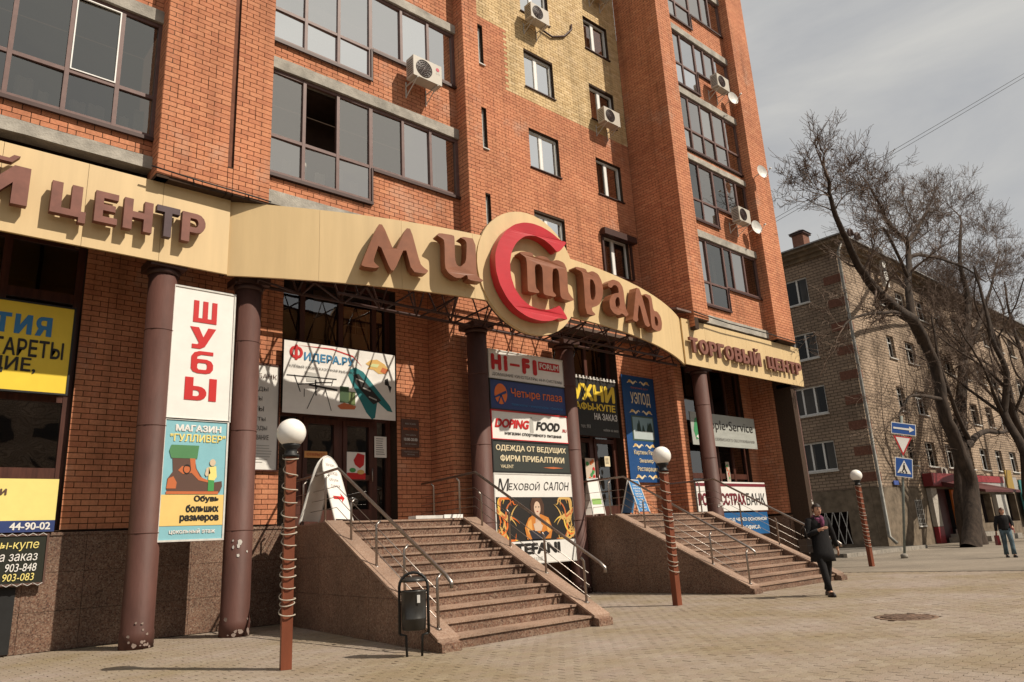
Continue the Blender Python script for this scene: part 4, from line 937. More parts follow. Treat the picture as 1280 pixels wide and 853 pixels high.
# ================================================================== SIGNS AND BOARDS
BLK = flat((.025,.022,.02)); WHT = flat(WHITE); RED = flat((.50,.02,.02)); NAVY = flat((.03,.05,.16)); ORA = flat((.70,.16,.03)); CREAM = flat((.72,.62,.42)); BLUE = flat((.012,.065,.20)); LBLUE = flat((.22,.46,.52)); YEL = flat((.78,.56,.05)); PYEL = flat((.78,.66,.22)); GRN = flat((.06,.28,.08)); GREY = flat((.42,.41,.38)); BROWN = flat((.11,.06,.045)); SKYB = flat((.04,.19,.42)); TEAL = flat((.02,.16,.17)); GOLD = flat((.60,.38,.12)); RUST = flat((.50,.14,.05))
# yellow upper sign
f = front(14.26)
t = signboard('shop_sign', 'upper yellow sign with blue and black letters in the left window', 'sign', f, -.9, 2.60, 4.12, 5.63, YEL, .06, frame=M_black)
[block_letter(t, c_, f, a_, b_, 5.08, 5.42, SKYB, .004, .005) for c_, a_, b_ in (('Т', 1.46, 1.70), ('И', 1.75, 2.0), ('Я', 2.05, 2.29))]; txt(t, 'ГАРЕТЫ', f, 1.50, 2.50, 4.70, 5.0, BLK, .02); txt(t, 'ЩИЕ,', f, 1.40, 2.12, 4.40, 4.68, BLK, .02)
f = front(14.24)
t = signboard('shop_sign', 'pale yellow sign with a dark blue phone number strip under the left window', 'sign', f, -.9, 2.64, 1.84, 2.68, PYEL, .06)
poly(t, 'number_strip', rect(-.9, 2.64, 1.84, 2.02), f, NAVY); txt(t, '44-90-02', f, 2.02, 2.58, 1.87, 1.99, WHT, .03, lift=.008); txt(t, 'и', f, 1.84, 1.93, 2.42, 2.52, BROWN, .03)
f = front(14.22)
t = signboard('shop_sign', 'black banner of sliding wardrobe lettering laced to a frame, lowest at the left', 'sign', f, -.5, 2.55, 1.06, 1.78, flat((.02,.022,.015)), .03, frame=BROWN)
txt(t, 'афы-купе', f, 1.72, 2.44, 1.55, 1.72, PYEL, .0, .1); txt(t, 'на заказ', f, 1.85, 2.44, 1.40, 1.51, WHT, 0, .1); txt(t, '903-848', f, 2.02, 2.44, 1.24, 1.36, WHT, 0, .1); txt(t, '903-083', f, 2.00, 2.42, 1.10, 1.21, PYEL, 0, .1)
mb = MB()
for i in range(9):
    x = 1.3+i*.14; mb.tube([(x, 14.21, 1.78), (x+.07, 14.205, 1.82), (x+.14, 14.21, 1.78)], .006, 4); mb.tube([(x, 14.21, 1.06), (x+.07, 14.205, 1.02), (x+.14, 14.21, 1.06)], .006, 4)
mb.build('lacing', M_dirtywhite, t)['kind'] = 'stuff'
# fur sign
f = front(12.93)
t = signboard('shop_sign', 'tall white sign with big red vertical letters between the two left columns', 'sign', f, 3.86, 4.90, 3.60, 5.92, WHT, .08, frame=M_dirtywhite)
for ch, a, b, c, d in (('Ш', 4.19, 4.60, 5.32, 5.72), ('У', 4.15, 4.60, 4.84, 5.23), ('б', 4.20, 4.58, 4.40, 4.80), ('Ы', 4.12, 4.66, 3.92, 4.32)): block_letter(t, ch, f, a, b, c, d, RED, .004, .005)
t = signboard('shop_sign', 'blue and yellow shoe shop poster with a giant boot, under the white fur sign', 'sign', f, 3.86, 4.88, 1.60, 3.56, LBLUE, .08, frame=M_dirtywhite)
poly(t, 'yellow_field', rect(3.86, 4.88, 1.82, 2.32), f, CREAM if False else flat((.74,.52,.18)))
txt(t, 'МАГАЗИН', f, 4.02, 4.78, 3.37, 3.49, WHT, .05); txt(t, '"ГУЛЛИВЕР"', f, 3.94, 4.86, 3.20, 3.33, PYEL, .03)
boot = poly(t, 'boot_picture', [(3.93, 2.42), (3.96, 2.36), (4.80, 2.36), (4.84, 2.46), (4.83, 2.55), (4.66, 2.52), (4.50, 2.60), (4.40, 2.75), (4.36, 2.92), (4.00, 2.92), (4.02, 2.70), (3.94, 2.58)], f, BROWN, lift=.006)
poly(t, 'trouser_picture', [(3.98, 2.92), (4.40, 2.92), (4.42, 3.14), (3.97, 3.14), (3.94, 3.04)], f, flat((.08,.22,.09)), lift=.009)
poly(t, 'boot_heel', [(3.93, 2.42), (4.08, 2.42), (4.09, 2.52), (4.03, 2.62), (3.95, 2.58)], f, RUST, lift=.009)
poly(t, 'boot_strap', [(4.10, 2.72), (4.18, 2.66), (4.32, 2.68), (4.44, 2.56), (4.62, 2.52), (4.60, 2.56), (4.46, 2.62), (4.38, 2.76), (4.37, 2.92), (4.28, 2.92), (4.30, 2.78), (4.16, 2.79)], f, RUST, lift=.009)
poly(t, 'buckle', circ(4.24, 2.74, .065, .08), f, BLK, lift=.012, holes=[circ(4.24, 2.74, .05, .062)])
poly(t, 'boot_sole', rect(3.93, 4.78, 2.33, 2.375), f, RUST, lift=.010)
for nm, P, m_ in (('figure_head', circ(4.66, 2.86, .05, .06), flat((.6,.48,.34))), ('figure_body', [(4.60, 2.78), (4.72, 2.80), (4.74, 2.62), (4.70, 2.56), (4.60, 2.57)], PYEL), ('figure_legs', [(4.60, 2.57), (4.70, 2.56), (4.70, 2.38), (4.60, 2.38)], GRN), ('figure_arm', [(4.56, 2.76), (4.60, 2.79), (4.63, 2.68), (4.57, 2.62), (4.54, 2.66)], flat((.6,.48,.34)))): poly(t, nm, P, f, m_, lift=.013)
txt(t, 'Обувь', f, 4.38, 4.80, 2.18, 2.31, BLK, .06); txt(t, 'больших', f, 4.26, 4.80, 2.03, 2.16, BLK, .06); txt(t, 'размеров', f, 4.17, 4.81, 1.86, 1.99, BLK, .06); txt(t, 'цокольный этаж', f, 4.02, 4.76, 1.68, 1.77, WHT, .03)
mb = MB()
for z in (2.0, 3.1, 4.2, 5.3): mb.box(3.8, 4.95, 13.02, 13.05, z, z+.04)
mb.build('mounting_bars', M_darkframe, t)
# bank poster by bay A
f = front(14.35)
t = signboard('poster', 'white bank poster on the brick left of the fishing shop banner', 'poster', f, 5.55, 6.44, 2.93, 5.06, WHT, .02, frame=M_wood)
txt(t, 'ХХ-БАНК', f, 5.75, 6.40, 4.78, 4.88, BROWN, 0); txt(t, 'ВКЛАДЫ', f, 5.65, 6.22, 4.50, 4.60, BLK, 0)
for i, s_ in enumerate(('КРЕДИТЫ', 'КАРТЫ', 'РАСЧЁТЫ', 'ПЕРЕВОДЫ')): txt(t, s_, f, 5.65, 6.10+.04*i, 4.30-.2*i, 4.40-.2*i, BLK, 0)
txt(t, 'ОБСЛУЖИВАНИЕ', f, 5.60, 6.26, 3.52, 3.62, BLK, 0)
for i in range(7): poly(t, 'text_line', rect(5.65, 6.15+.2*random.random(), 3.40-i*.055, 3.415-i*.055), f, GREY)
# fishing banner
f = front(14.22)
t = signboard('banner', 'white fishing shop banner with a green inflatable boat above the left door', 'banner', f, 6.48, 9.20, 4.09, 5.63, cloth(WHITE), .012)
txt(t, 'Ф', f, 6.60, 6.90, 5.22, 5.56, RED, .04); txt(t, 'ИДЕРА.РУ', f, 6.93, 8.12, 5.20, 5.42, flat((.05,.22,.40)), .03)
txt(t, 'КЛЁВЫЙ УЛОВ, СКАЗОЧНАЯ РЫБАЛКА!', f, 6.60, 8.16, 5.05, 5.13, BLK, 0)
poly(t, 'red_swoosh', [(6.8, 5.55), (7.6, 5.58), (8.1, 5.48), (8.34, 5.25), (8.1, 5.45), (7.6, 5.55)], f, RED)
poly(t, 'boat_picture', [(8.03, 5.16), (8.16, 5.22), (8.36, 5.14), (9.05, 4.42), (9.12, 4.28), (8.98, 4.30), (8.72, 4.50), (8.66, 4.12), (8.58, 4.08), (8.44, 4.22), (8.10, 4.80), (7.98, 5.02)], f, TEAL)
poly(t, 'boat_floor', [(8.10, 5.05), (8.24, 5.08), (8.82, 4.52), (8.62, 4.42), (8.52, 4.50), (8.16, 4.86)], f, BLK, lift=.008)
for i in range(3): poly(t, 'boat_seat', [(8.18+.16*i, 4.98-.19*i), (8.38+.16*i, 4.92-.19*i), (8.38+.16*i, 4.89-.19*i), (8.18+.16*i, 4.95-.19*i)], f, GREY, lift=.011)
poly(t, 'fish_picture', [(8.42, 5.34), (8.55, 5.44), (8.72, 5.47), (8.92, 5.38), (9.03, 5.26), (8.94, 5.16), (8.76, 5.14), (8.62, 5.22), (8.46, 5.22), (8.52, 5.29)], f, GOLD); poly(t, 'fish_mouth', [(8.86, 5.30), (9.03, 5.26), (8.92, 5.15), (8.80, 5.20)], f, RUST, lift=.008); poly(t, 'fish_belly', [(8.52, 5.29), (8.60, 5.36), (8.78, 5.36), (8.72, 5.28)], f, flat((.55,.6,.3)), lift=.008)
for a, b, c, d, r in ((6.55, 4.88, 7.7, 4.90, .012), (6.72, 4.90, 6.86, 4.55, .01), (7.2, 4.84, 7.22, 4.5, .014), (7.05, 4.72, 7.72, 4.66, .02), (7.25, 4.7, 7.02, 4.2, .008), (7.42, 4.7, 7.58, 4.2, .008), (6.8, 4.7, 7.4, 4.8, .01), (7.2, 4.78, 7.6, 4.82, .01), (6.95, 4.62, 6.95, 4.45, .008), (7.62, 4.9, 7.58, 4.75, .008)):
    dx, dz = c-a, d-b; L = math.hypot(dx, dz); nx, nz_ = -dz/L*r, dx/L*r; poly(t, 'tripod_line', [(a-nx, b-nz_), (c-nx, d-nz_), (c+nx, d+nz_), (a+nx, b+nz_)], f, BLK)
poly(t, 'tripod_pad', [(6.95, 5.0), (7.25, 4.98), (7.25, 4.8), (7.0, 4.78)], f, GREY)
poly(t, 'box_picture', rect(7.78, 8.00, 4.40, 4.76), f, flat((.05,.09,.04))); poly(t, 'box_picture', rect(8.00, 8.16, 4.36, 4.66), f, flat((.12,.16,.06))); poly(t, 'heap_picture', [(7.72, 4.32), (7.88, 4.40), (8.18, 4.34), (8.14, 4.27), (7.8, 4.25)], f, RUST, lift=.008)
poly(t, 'motor_picture', [(8.92, 5.02), (9.0, 5.06), (9.04, 4.9), (9.1, 4.86), (9.06, 4.72), (9.0, 4.88), (8.92, 4.9)], f, BLK)
# plaque
f = front(14.36)
t = signboard('wall_plaque', 'dark opening hours plaque on the brick right of the left door', 'plaque', f, 9.45, 9.94, 3.52, 4.18, BROWN, .02)
txt(t, 'МАГАЗИН', f, 9.55, 9.84, 4.05, 4.09, GREY); txt(t, 'МИСТРАЛЬ', f, 9.50, 9.89, 3.92, 3.98, RUST, .02); txt(t, 'часы работы', f, 9.55, 9.84, 3.79, 3.83, GREY); txt(t, '10.00-20.00', f, 9.51, 9.88, 3.67, 3.74, WHT, .02); txt(t, 'без выходных', f, 9.54, 9.85, 3.58, 3.62, GREY)
t = signboard('wall_plaque', 'small dark plate just under the opening hours plaque', 'plaque', f, 9.45, 9.94, 3.30, 3.47, BROWN, .02); txt(t, 'торговый центр', f, 9.5, 9.89, 3.40, 3.43, GREY); txt(t, 'вход', f, 9.6, 9.79, 3.34, 3.37, GREY)
f = front(YW+.24)
t = signboard('open_sign', 'small orange open sign on the left shop door', 'sign', f, 7.19, 7.72, 3.24, 3.38, flat((.62,.30,.10)), .01); txt(t, 'ОТКРЫТО', f, 7.24, 7.67, 3.28, 3.34, RUST, .03)
t = signboard('poster', 'red and white poster on the right leaf of the left shop door', 'poster', f, 8.20, 8.66, 2.80, 3.40, WHT, .01)
poly(t, 'poster_flower', [(8.36, 3.22), (8.46, 3.38), (8.64, 3.34), (8.62, 3.12), (8.52, 3.04), (8.40, 3.12)], f, RED); poly(t, 'poster_band', rect(8.20, 8.66, 2.80, 2.94), f, RED); poly(t, 'poster_leaf', circ(8.34, 3.0, .08, .05), f, GRN); poly(t, 'poster_food', circ(8.54, 2.96, .09, .05), f, GOLD, lift=.008)
t = signboard('notice', 'white printed notice sheet beside the left shop door', 'notice', f, 8.90, 9.22, 3.30, 3.78, WHT, .006)
for i in range(8): poly(t, 'text_line', rect(8.94, 9.1+.08*random.random(), 3.72-i*.05, 3.732-i*.05), f, BLK)
# stack between the middle columns
f = front(13.0)
def stacked(label, z0, z1, m, **k): return signboard('shop_sign', label, 'sign', f, 11.04, 13.54, z0, z1, m, .10, 'shop signs stacked between the middle columns', **k)
SG = f
t = stacked('white hi-fi shop sign with tall red letters, topmost between the middle columns', 5.07, 5.74, WHT, frame=M_dirtywhite)
for s_, a, b in (('H', 11.10, 11.42), ('i', 11.50, 11.62), ('F', 12.10, 12.36), ('I', 12.46, 12.60)): txt(t, s_, f, a, b, 5.26, 5.66, RED, .07, name='letter')
poly(t, 'dash', rect(11.70, 12.02, 5.42, 5.48), f, RED); poly(t, 'red_box', rect(12.66, 13.40, 5.42, 5.64), f, RED); txt(t, 'FORUM', f, 12.70, 13.36, 5.46, 5.60, WHT, .02, lift=.008); txt(t, 'ДОМАШНИЕ КИНОТЕАТРЫ, HI-FI СИСТЕМЫ', f, 11.12, 13.46, 5.11, 5.20, BLK, 0)
t = stacked('dark blue optician sign with an orange telescope disc, second from the top', 4.33, 5.02, NAVY, frame=M_black)
poly(t, 'orange_disc', circ(11.36, 4.69, .20, .25), f, ORA); poly(t, 'telescope', [(11.16, 4.62), (11.52, 4.78), (11.54, 4.72), (11.18, 4.58)], f, NAVY, lift=.008); poly(t, 'telescope_leg', [(11.34, 4.66), (11.24, 4.46), (11.28, 4.45), (11.38, 4.66)], f, NAVY, lift=.008); poly(t, 'telescope_leg', [(11.34, 4.66), (11.44, 4.45), (11.48, 4.47), (11.38, 4.68)], f, NAVY, lift=.008)
txt(t, 'Четыре глаза', f, 11.68, 13.42, 4.60, 4.86, ORA, .01); txt(t, 'телескопы • микроскопы • бинокли', f, 11.68, 13.42, 4.42, 4.50, SKYB, 0)
t = stacked('white sports nutrition sign in red and black italic letters, third from the top', 3.62, 4.27, WHT, frame=RED)
txt(t, 'DOPING', f, 11.12, 12.18, 3.88, 4.10, RED, .05, .25); poly(t, 'bottle_mark', [(12.24, 3.82), (12.36, 3.82), (12.36, 4.08), (12.32, 4.2), (12.28, 4.2), (12.24, 4.08)], f, GREY); txt(t, 'FOOD', f, 12.44, 13.24, 3.88, 4.10, BLK, .05, .25); txt(t, '.RU', f, 13.34, 13.5, 3.88, 3.96, RED, .02); txt(t, 'магазин спортивного питания', f, 11.42, 13.30, 3.70, 3.79, BLK, .01)
t = stacked('black clothing sign with cream capitals, fourth from the top', 2.87, 3.57, flat((.04,.045,.04)), frame=M_black)
txt(t, 'ОДЕЖДА ОТ ВЕДУЩИХ', f, 11.12, 13.42, 3.32, 3.48, CREAM, .03); txt(t, 'ФИРМ ПРИБАЛТИКИ', f, 11.24, 13.34, 3.09, 3.25, CREAM, .03); txt(t, 'VALENT', f, 11.24, 11.64, 2.94, 3.02, CREAM, .01); poly(t, 'ornament', [(12.6, 2.98), (12.95, 2.955), (13.3, 2.98), (12.95, 3.005)], f, RUST)
t = stacked('fur salon poster of a woman among golden flames, lowest between the middle columns', .80, 2.80, BLK, frame=M_dirtywhite)
poly(t, 'white_field', rect(11.04, 13.54, 2.28, 2.80), f, WHT); poly(t, 'white_field', rect(11.04, 13.54, .80, 1.28), f, WHT)
txt(t, 'М', f, 11.12, 11.42, 2.42, 2.70, BLK, 0, .2, lift=.008); txt(t, 'ЕХОВОЙ', f, 11.44, 12.42, 2.44, 2.64, BLK, 0, .2, lift=.008); txt(t, 'САЛОН', f, 12.56, 13.40, 2.44, 2.64, BLK, 0, .2, lift=.008)
txt(t, 'STEFANI', f, 11.35, 13.0, .98, 1.24, BLK, .06, lift=.008); txt(t, 'DE LUXE', f, 11.95, 12.40, .84, .92, GREY, 0, lift=.008)
def ribbon(pts, w): 
    A, B = [], []
    for i, p in enumerate(pts):
        q0, q1 = pts[max(i-1, 0)], pts[min(i+1, len(pts)-1)]; dx, dy = q1[0]-q0[0], q1[1]-q0[1]; L = math.hypot(dx, dy)+1e-9; ww = w*math.sin(math.pi*(i+.6)/(len(pts)+.2))
        A.append((p[0]-dy/L*ww, p[1]+dx/L*ww)); B.append((p[0]+dy/L*ww, p[1]-dx/L*ww))
    return A+B[::-1]
for sgn, x0 in ((1, 11.06), (-1, 13.52)):
    for j in range(16):
        z0 = 1.30+j*.058; c = random.choice([GOLD, GOLD, RUST, ORA, flat((.75,.5,.1))]); ptsr = []
        for i in range(14): u = i/13; ptsr.append((x0+sgn*(.02+.62*u*(.6+.4*math.sin(j*1.3+1))+.05*math.sin(u*9+j)), min(2.25, max(1.31, z0+.16*math.sin(u*5.5+j*.8)+.1*u))))
        poly(t, 'flame', ribbon(ptsr, .026), f, c, lift=.006+j*.0002)
for nm, P, m_, l_ in (('hair', [(12.16, 2.26), (12.46, 2.26), (12.54, 2.10), (12.52, 1.84), (12.40, 1.7), (12.20, 1.7), (12.10, 1.86), (12.10, 2.12)], flat((.08,.04,.025)), .010),
    ('fur_coat', [(12.02, 1.80), (12.20, 1.88), (12.42, 1.88), (12.66, 1.80), (12.78, 1.55), (12.70, 1.32), (11.94, 1.32), (11.88, 1.58)], flat((.55,.20,.04)), .012),
    ('fur_highlight', [(12.0, 1.72), (12.1, 1.78), (12.12, 1.5), (12.0, 1.42), (11.95, 1.56)], flat((.7,.36,.10)), .014), ('fur_highlight', [(12.58, 1.78), (12.68, 1.7), (12.72, 1.5), (12.62, 1.46), (12.58, 1.6)], flat((.7,.36,.10)), .014),
    ('face', circ(12.31, 2.02, .105, .16), flat((.62,.45,.33)), .014), ('neck', [(12.25, 1.88), (12.37, 1.88), (12.42, 1.62), (12.22, 1.62)], flat((.55,.38,.27)), .013),
    ('hands', [(12.16, 1.66), (12.34, 1.72), (12.46, 1.62), (12.40, 1.50), (12.20, 1.50)], flat((.6,.45,.33)), .016), ('sleeve', [(12.0, 1.52), (12.2, 1.52), (12.36, 1.44), (12.56, 1.5), (12.66, 1.44), (12.5, 1.32), (12.1, 1.32)], flat((.03,.03,.04)), .015),
    ('eye', circ(12.265, 2.05, .022, .012), BLK, .017), ('eye', circ(12.36, 2.05, .022, .012), BLK, .017), ('mouth', circ(12.31, 1.945, .03, .011), flat((.4,.06,.05)), .017)):
    poly(t, nm, P, f, m_, lift=l_)
mb = MB()
for z in (1.2, 2.84, 3.6, 4.3, 5.05): mb.box(10.98, 13.6, 13.11, 13.15, z-.02, z+.02)
mb.build('mounting_bars', M_darkframe, t)
# bay B banner
f = front(14.24)
t = signboard('banner', 'black banner with big yellow kitchen lettering behind the fourth column', 'banner', f, 14.66, 17.06, 4.10, 5.78, cloth((.02,.018,.015)), .012)
txt(t, 'КУХНИ', f, 14.72, 16.98, 5.12, 5.62, YEL, .05); txt(t, 'ШКАФЫ-КУПЕ', f, 14.72, 16.96, 4.84, 5.07, YEL, .03); txt(t, 'НА ЗАКАЗ', f, 16.0, 17.0, 4.58, 4.78, WHT, .02); txt(t, 'тел. 903', f, 15.4, 15.8, 4.32, 4.42, GREY); txt(t, 'мебель на заказ', f, 16.35, 17.0, 4.26, 4.34, GREY, .01)
k = MB(); k.box(14.66, 17.06, 14.222, 14.236, 5.775, 5.80); 
for i in range(16): k.box(14.7+i*.15, 14.76+i*.15, 14.20, 14.238, 5.76, 5.85)
k.build('banner_ties', M_dirtywhite, t)['kind'] = 'stuff'
f = front(YW+.24)
t = signboard('poster', 'colourful red and green flowery poster on the right shop door', 'poster', f, 15.9, 16.3, 2.72, 3.52, flat((.55,.45,.35)), .01)
for i in range(14): poly(t, 'poster_flower', circ(15.95+.3*random.random(), 2.8+.65*random.random(), .05, .06, 8), f, random.choice([RED, GRN, RED, ORA]), lift=.005+.0005*i)
t = signboard('notice', 'small cream notice on the right shop door pane', 'notice', f, 16.75, 16.98, 3.30, 3.60, CREAM, .006); [poly(t, 'text_line', rect(16.78, 16.92, 3.54-i*.04, 3.55-i*.04), f, BLK) for i in range(5)]
# blue art banner
f = front(14.33)
t = signboard('banner', 'tall dark blue framing shop banner with a winter landscape picture', 'banner', f, 17.50, 19.08, 2.82, 6.12, cloth((.012,.065,.20)), .02)
def ornament(z, w=.5):
    cx = 18.29
    for s in (-1, 1):
        poly(t, 'ornament', ribbon([(cx+s*(.05+w*u/7), z+.045*math.sin(u*1.6)) for u in range(8)], .035), f, CREAM)
        poly(t, 'ornament_curl', circ(cx+s*(w*.85), z+.02, .07, .045, 10), f, GOLD, lift=.006)
for z in (5.92, 4.98, 3.92, 2.98): ornament(z)
txt(t, 'багетный дом', f, 17.90, 18.74, 5.70, 5.78, RUST, 0); txt(t, 'УЭПОД', f, 17.84, 18.80, 5.16, 5.60, CREAM, .015)
poly(t, 'picture_frame', rect(17.78, 18.86, 4.08, 4.86), f, flat((.06,.10,.08)), lift=.005); poly(t, 'picture_sky', rect(17.83, 18.81, 4.13, 4.81), f, flat((.22,.34,.38)), lift=.009); poly(t, 'picture_snow', [(17.83, 4.13), (18.81, 4.13), (18.81, 4.36), (18.5, 4.42), (18.2, 4.36), (17.83, 4.40)], f, flat((.42,.48,.48)), lift=.012)
for i in range(9):
    x = 17.95+random.random()*.8; h = .1+.3*random.random()*(1.2 if x < 18.3 else .5); poly(t, 'picture_tree', [(x-.07, 4.38), (x+.07, 4.38), (x+.02, 4.38+h), (x-.01, 4.44+h), (x-.04, 4.38+h*.8)], f, flat((.03,.06,.05)), lift=.014+.001*i)
txt(t, 'Картины Рамы', f, 17.76, 18.86, 3.62, 3.80, CREAM, .01); txt(t, 'Эмалиер', f, 17.98, 18.66, 3.38, 3.54, CREAM, .01); txt(t, 'Реставрация', f, 17.86, 18.82, 3.12, 3.30, CREAM, .01)
# tower window banners
f = front(13.98)
t = signboard('banner', 'grey phone repair banner with a green leaf mark across the tower shop window', 'banner', f, 20.38, 24.3, 4.03, 5.12, cloth((.36,.37,.34)), .03)
poly(t, 'leaf_mark', [(20.5, 4.5), (20.62, 4.9), (20.95, 5.02), (21.05, 4.7), (20.95, 4.3), (20.6, 4.2)], f, flat((.05,.25,.10))); poly(t, 'bird_mark', [(20.6, 4.3), (21.0, 4.55), (21.05, 4.4), (20.8, 4.2)], f, WHT, lift=.008)
txt(t, 'Apple•Service', f, 21.12, 24.12, 4.50, 4.92, BLK, 0); txt(t, 'ЦЕНТР СЕРВИСНОГО ОБСЛУЖИВАНИЯ', f, 21.12, 24.12, 4.20, 4.32, GREY if False else flat((.15,.14,.13)), 0)
t = signboard('shop_sign', 'white bank sign with a maroon top stripe and maroon capitals by the far stairs', 'sign', f, 20.25, 24.42, 1.90, 2.85, WHT, .06)
poly(t, 'stripe', rect(20.25, 24.42, 2.70, 2.80), f, flat((.17,.02,.03))); txt(t, 'РОСГОССТРАХ', f, 20.3, 23.05, 2.08, 2.48, flat((.16,.02,.03)), .05); txt(t, 'БАНК', f, 23.10, 24.30, 2.08, 2.48, BLK, .0)
f = front(13.96)
t = signboard('banner', 'small blue banner with white capitals right under the bank sign', 'banner', f, 21.5, 24.3, 1.12, 1.84, cloth((.015,.10,.26)), .03); txt(t, 'ВХОД ЧЕРЕЗ ОСНОВНОЙ', f, 21.62, 24.18, 1.54, 1.70, WHT, .03); txt(t, 'ВХОД ОФИСА', f, 22.0, 23.7, 1.26, 1.42, WHT, .03)
f = front(13.50)
t = signboard('house_number', 'small white house number plate on the rightmost brick pier', 'number plate', f, 25.24, 25.44, 4.0, 4.3, WHT, .012); txt(t, '71', f, 25.28, 25.40, 4.08, 4.22, BLK, 0)
t = thing('poster', (23.55, 14.48, 2.9), 'patchwork coloured sticker strip in the tower shop window', 'sticker'); f = front(14.49); poly(t, 'sheet', rect(22.9, 23.12, 2.9, 3.6), f, flat((.5,.42,.35)))
for i in range(9): poly(t, 'patch', circ(22.94+.14*random.random(), 2.95+.6*random.random(), .04, .05, 8), f, random.choice([RED, GRN, flat((.5,.2,.1))]), lift=.008+.0005*i)
# display stand base on the first landing
t = thing('display_stand', (9.1, 12.25, 1.79), 'low white display stand base at the top edge of the near stairs', 'display stand')
mb = MB(); mb.box(8.25, 9.35, 12.08, 12.34, 1.80, 1.86); mb.build('board', M_dirtywhite, t); mb = MB(); mb.box(8.9, 9.36, 12.05, 12.076, 1.80, 1.87); mb.build('front_strip', M_white, t)
# A-boards
def aboard(name, label, cx, y, w, h, sp, rz, m, arch=True, z=1.79):
    t = thing(name, (cx, y, z), label, 'pavement sign'); cs, sn = math.cos(rz), math.sin(rz)
    U = Vector((cs, sn, 0)); D = Vector((-sn, cs, 0)); O = Vector((cx, y, z)); frs = []
    for s in (-1, 1):
        foot = O+D*s*sp; top = O+Vector((0, 0, h)); V = (top-foot); Ls = V.length; V.normalize()
        fr = Frame(foot, U if s == -1 else -U, V); n = 12
        P = [(-w/2, .06), (w/2, .06)]
        P += [(w/2*(1-.22*0 if False else .92), Ls*.72)]+([(w/2*.92*math.cos(a), Ls*.72+(Ls*.28)*math.sin(a)) for a in [math.pi*i/10 for i in range(1, 10)]] if arch else [(w/2*.9, Ls), (-w/2*.9, Ls)])+[(-w/2*.92, Ls*.72)]
        poly(t, 'board', P, fr, m if s == -1 else m, lift=.0, th=.012)
        A = [fr(p[0], p[1], .006) for p in ([(-w/2, 0)]+[(-w/2, .06)]+P[::-1][:-1][0:]+[(w/2, 0)])]
        A = [fr(-w/2, 0, .006)]+[fr(*p, .006) for p in P[:1]+P[:1:-1]+P[1:2]]+[fr(w/2, 0, .006)]
        mb = MB(); mb.tube(A, .018, 6); mb.build('tube_frame', M_dirtywhite, t); frs.append((fr, Ls))
    return t, frs
t, frs = aboard('pavement_sign', 'white arched sandwich board with a red arrow at the top of the near stairs', 6.78, 12.85, .70, 1.24, .36, R_(34), WHT)
fr, Ls = frs[0]
txt(t, 'Магазин', fr, -.16, .16, Ls*.84, Ls*.89, BROWN); txt(t, 'одежда', fr, -.2, .2, Ls*.70, Ls*.76, BROWN); txt(t, 'обувь', fr, -.18, .18, Ls*.60, Ls*.66, BROWN); txt(t, 'сумки', fr, -.18, .18, Ls*.50, Ls*.56, BROWN); poly(t, 'red_arrow', [(-.2, .50), (.12, .50), (.1, .56), (.24, .47), (.1, .38), (.12, .44), (-.2, .44)], fr, RED, lift=.014)
t, frs = aboard('pavement_sign', 'blue sandwich board in a white frame at the top of the far stairs', 15.15, 12.35, .60, .86, .25, R_(12), SKYB, False)
fr, Ls = frs[0]
for i in range(11): a = .1+.1*random.random(); txt(t, random.choice(['пластик', 'балконы', 'окна', 'двери', 'жалюзи']), fr, -a, a, Ls*.88-i*.072, Ls*.88-i*.072+.045, WHT, 0, lift=.014)
t, frs = aboard('pavement_sign', 'white sandwich board with a green patch, half hidden behind the fourth column', 14.32, 13.0, .34, .95, .24, R_(-20), WHT, False)
poly(t, 'green_patch', rect(-.13, .13, .3, .45), frs[0][0], flat((.25,.45,.10)), lift=.014)

# ================================================================== LAMPS, BIN, AIR CONDITIONERS, DISHES
def lamp(loc, label):
    t = thing('street_lamp', loc, label, 'lamp', 'globe lamps along the steps'); x, y, _ = loc
    mb = MB(); a = R_(28); c, s = math.cos(a)*.072, math.sin(a)*.072
    q = [(c, s), (-s, c), (-c, -s), (s, -c)]; k = 1.2
    mb.add([(x+p[0]*k, y+p[1]*k, 0) for p in q]+[(x+p[0]*k, y+p[1]*k, 2.42) for p in q], [(0,1,5,4),(1,2,6,5),(2,3,7,6),(3,0,4,7),(4,5,6,7)]); mb.build('post', M_postred, t)
    mb = MB(); mb.lathe((x, y, 2.42), [(.10, 0), (.10, .03), (.075, .04), (.075, .10), (.11, .13), (.11, .16)], 16); mb.build('collar', M_black, t)
    mb = MB(); r = .178; mb.lathe((x, y, 2.72), [(max(.004, r*math.sin(math.pi*i/14)), -r*math.cos(math.pi*i/14)) for i in range(15)], 24); mb.build('globe', M_globe, t)
    mb = MB(); pts = []; z = 2.5; aa = 0
    zs = [2.46, 2.38, 2.16, 1.99, 1.84, 1.66, 1.56, 1.50, 1.34, 1.18, 1.10, 1.0, .86, .74, .70, .56]
    n = 240
    for i in range(n):
        u = i/(n-1)*(len(zs)-1); j = min(int(u), len(zs)-2); z = zs[j]+(zs[j+1]-zs[j])*(u-j); ang = u*2*math.pi; rr = .088+.006*math.sin(u*3.1)
        pts.append((x+rr*math.cos(ang), y+rr*math.sin(ang), z+.03*math.sin(ang+1)))
    mb.tube(pts, .008, 5); mb.build('rope_light', M_rope, t)
    return t
L1 = lamp((4.06, 8.63, 0), 'nearest red globe lamp post, wound with a pale rope light')
shift_copy(L1, (11.67-4.06, 8.75-8.63, 0), 'red globe lamp post standing in front of the far staircase', .2)
shift_copy(L1, (23.6-4.06, 10.35-8.63, 0), 'farthest red globe lamp post, beside the traffic signs', .1)
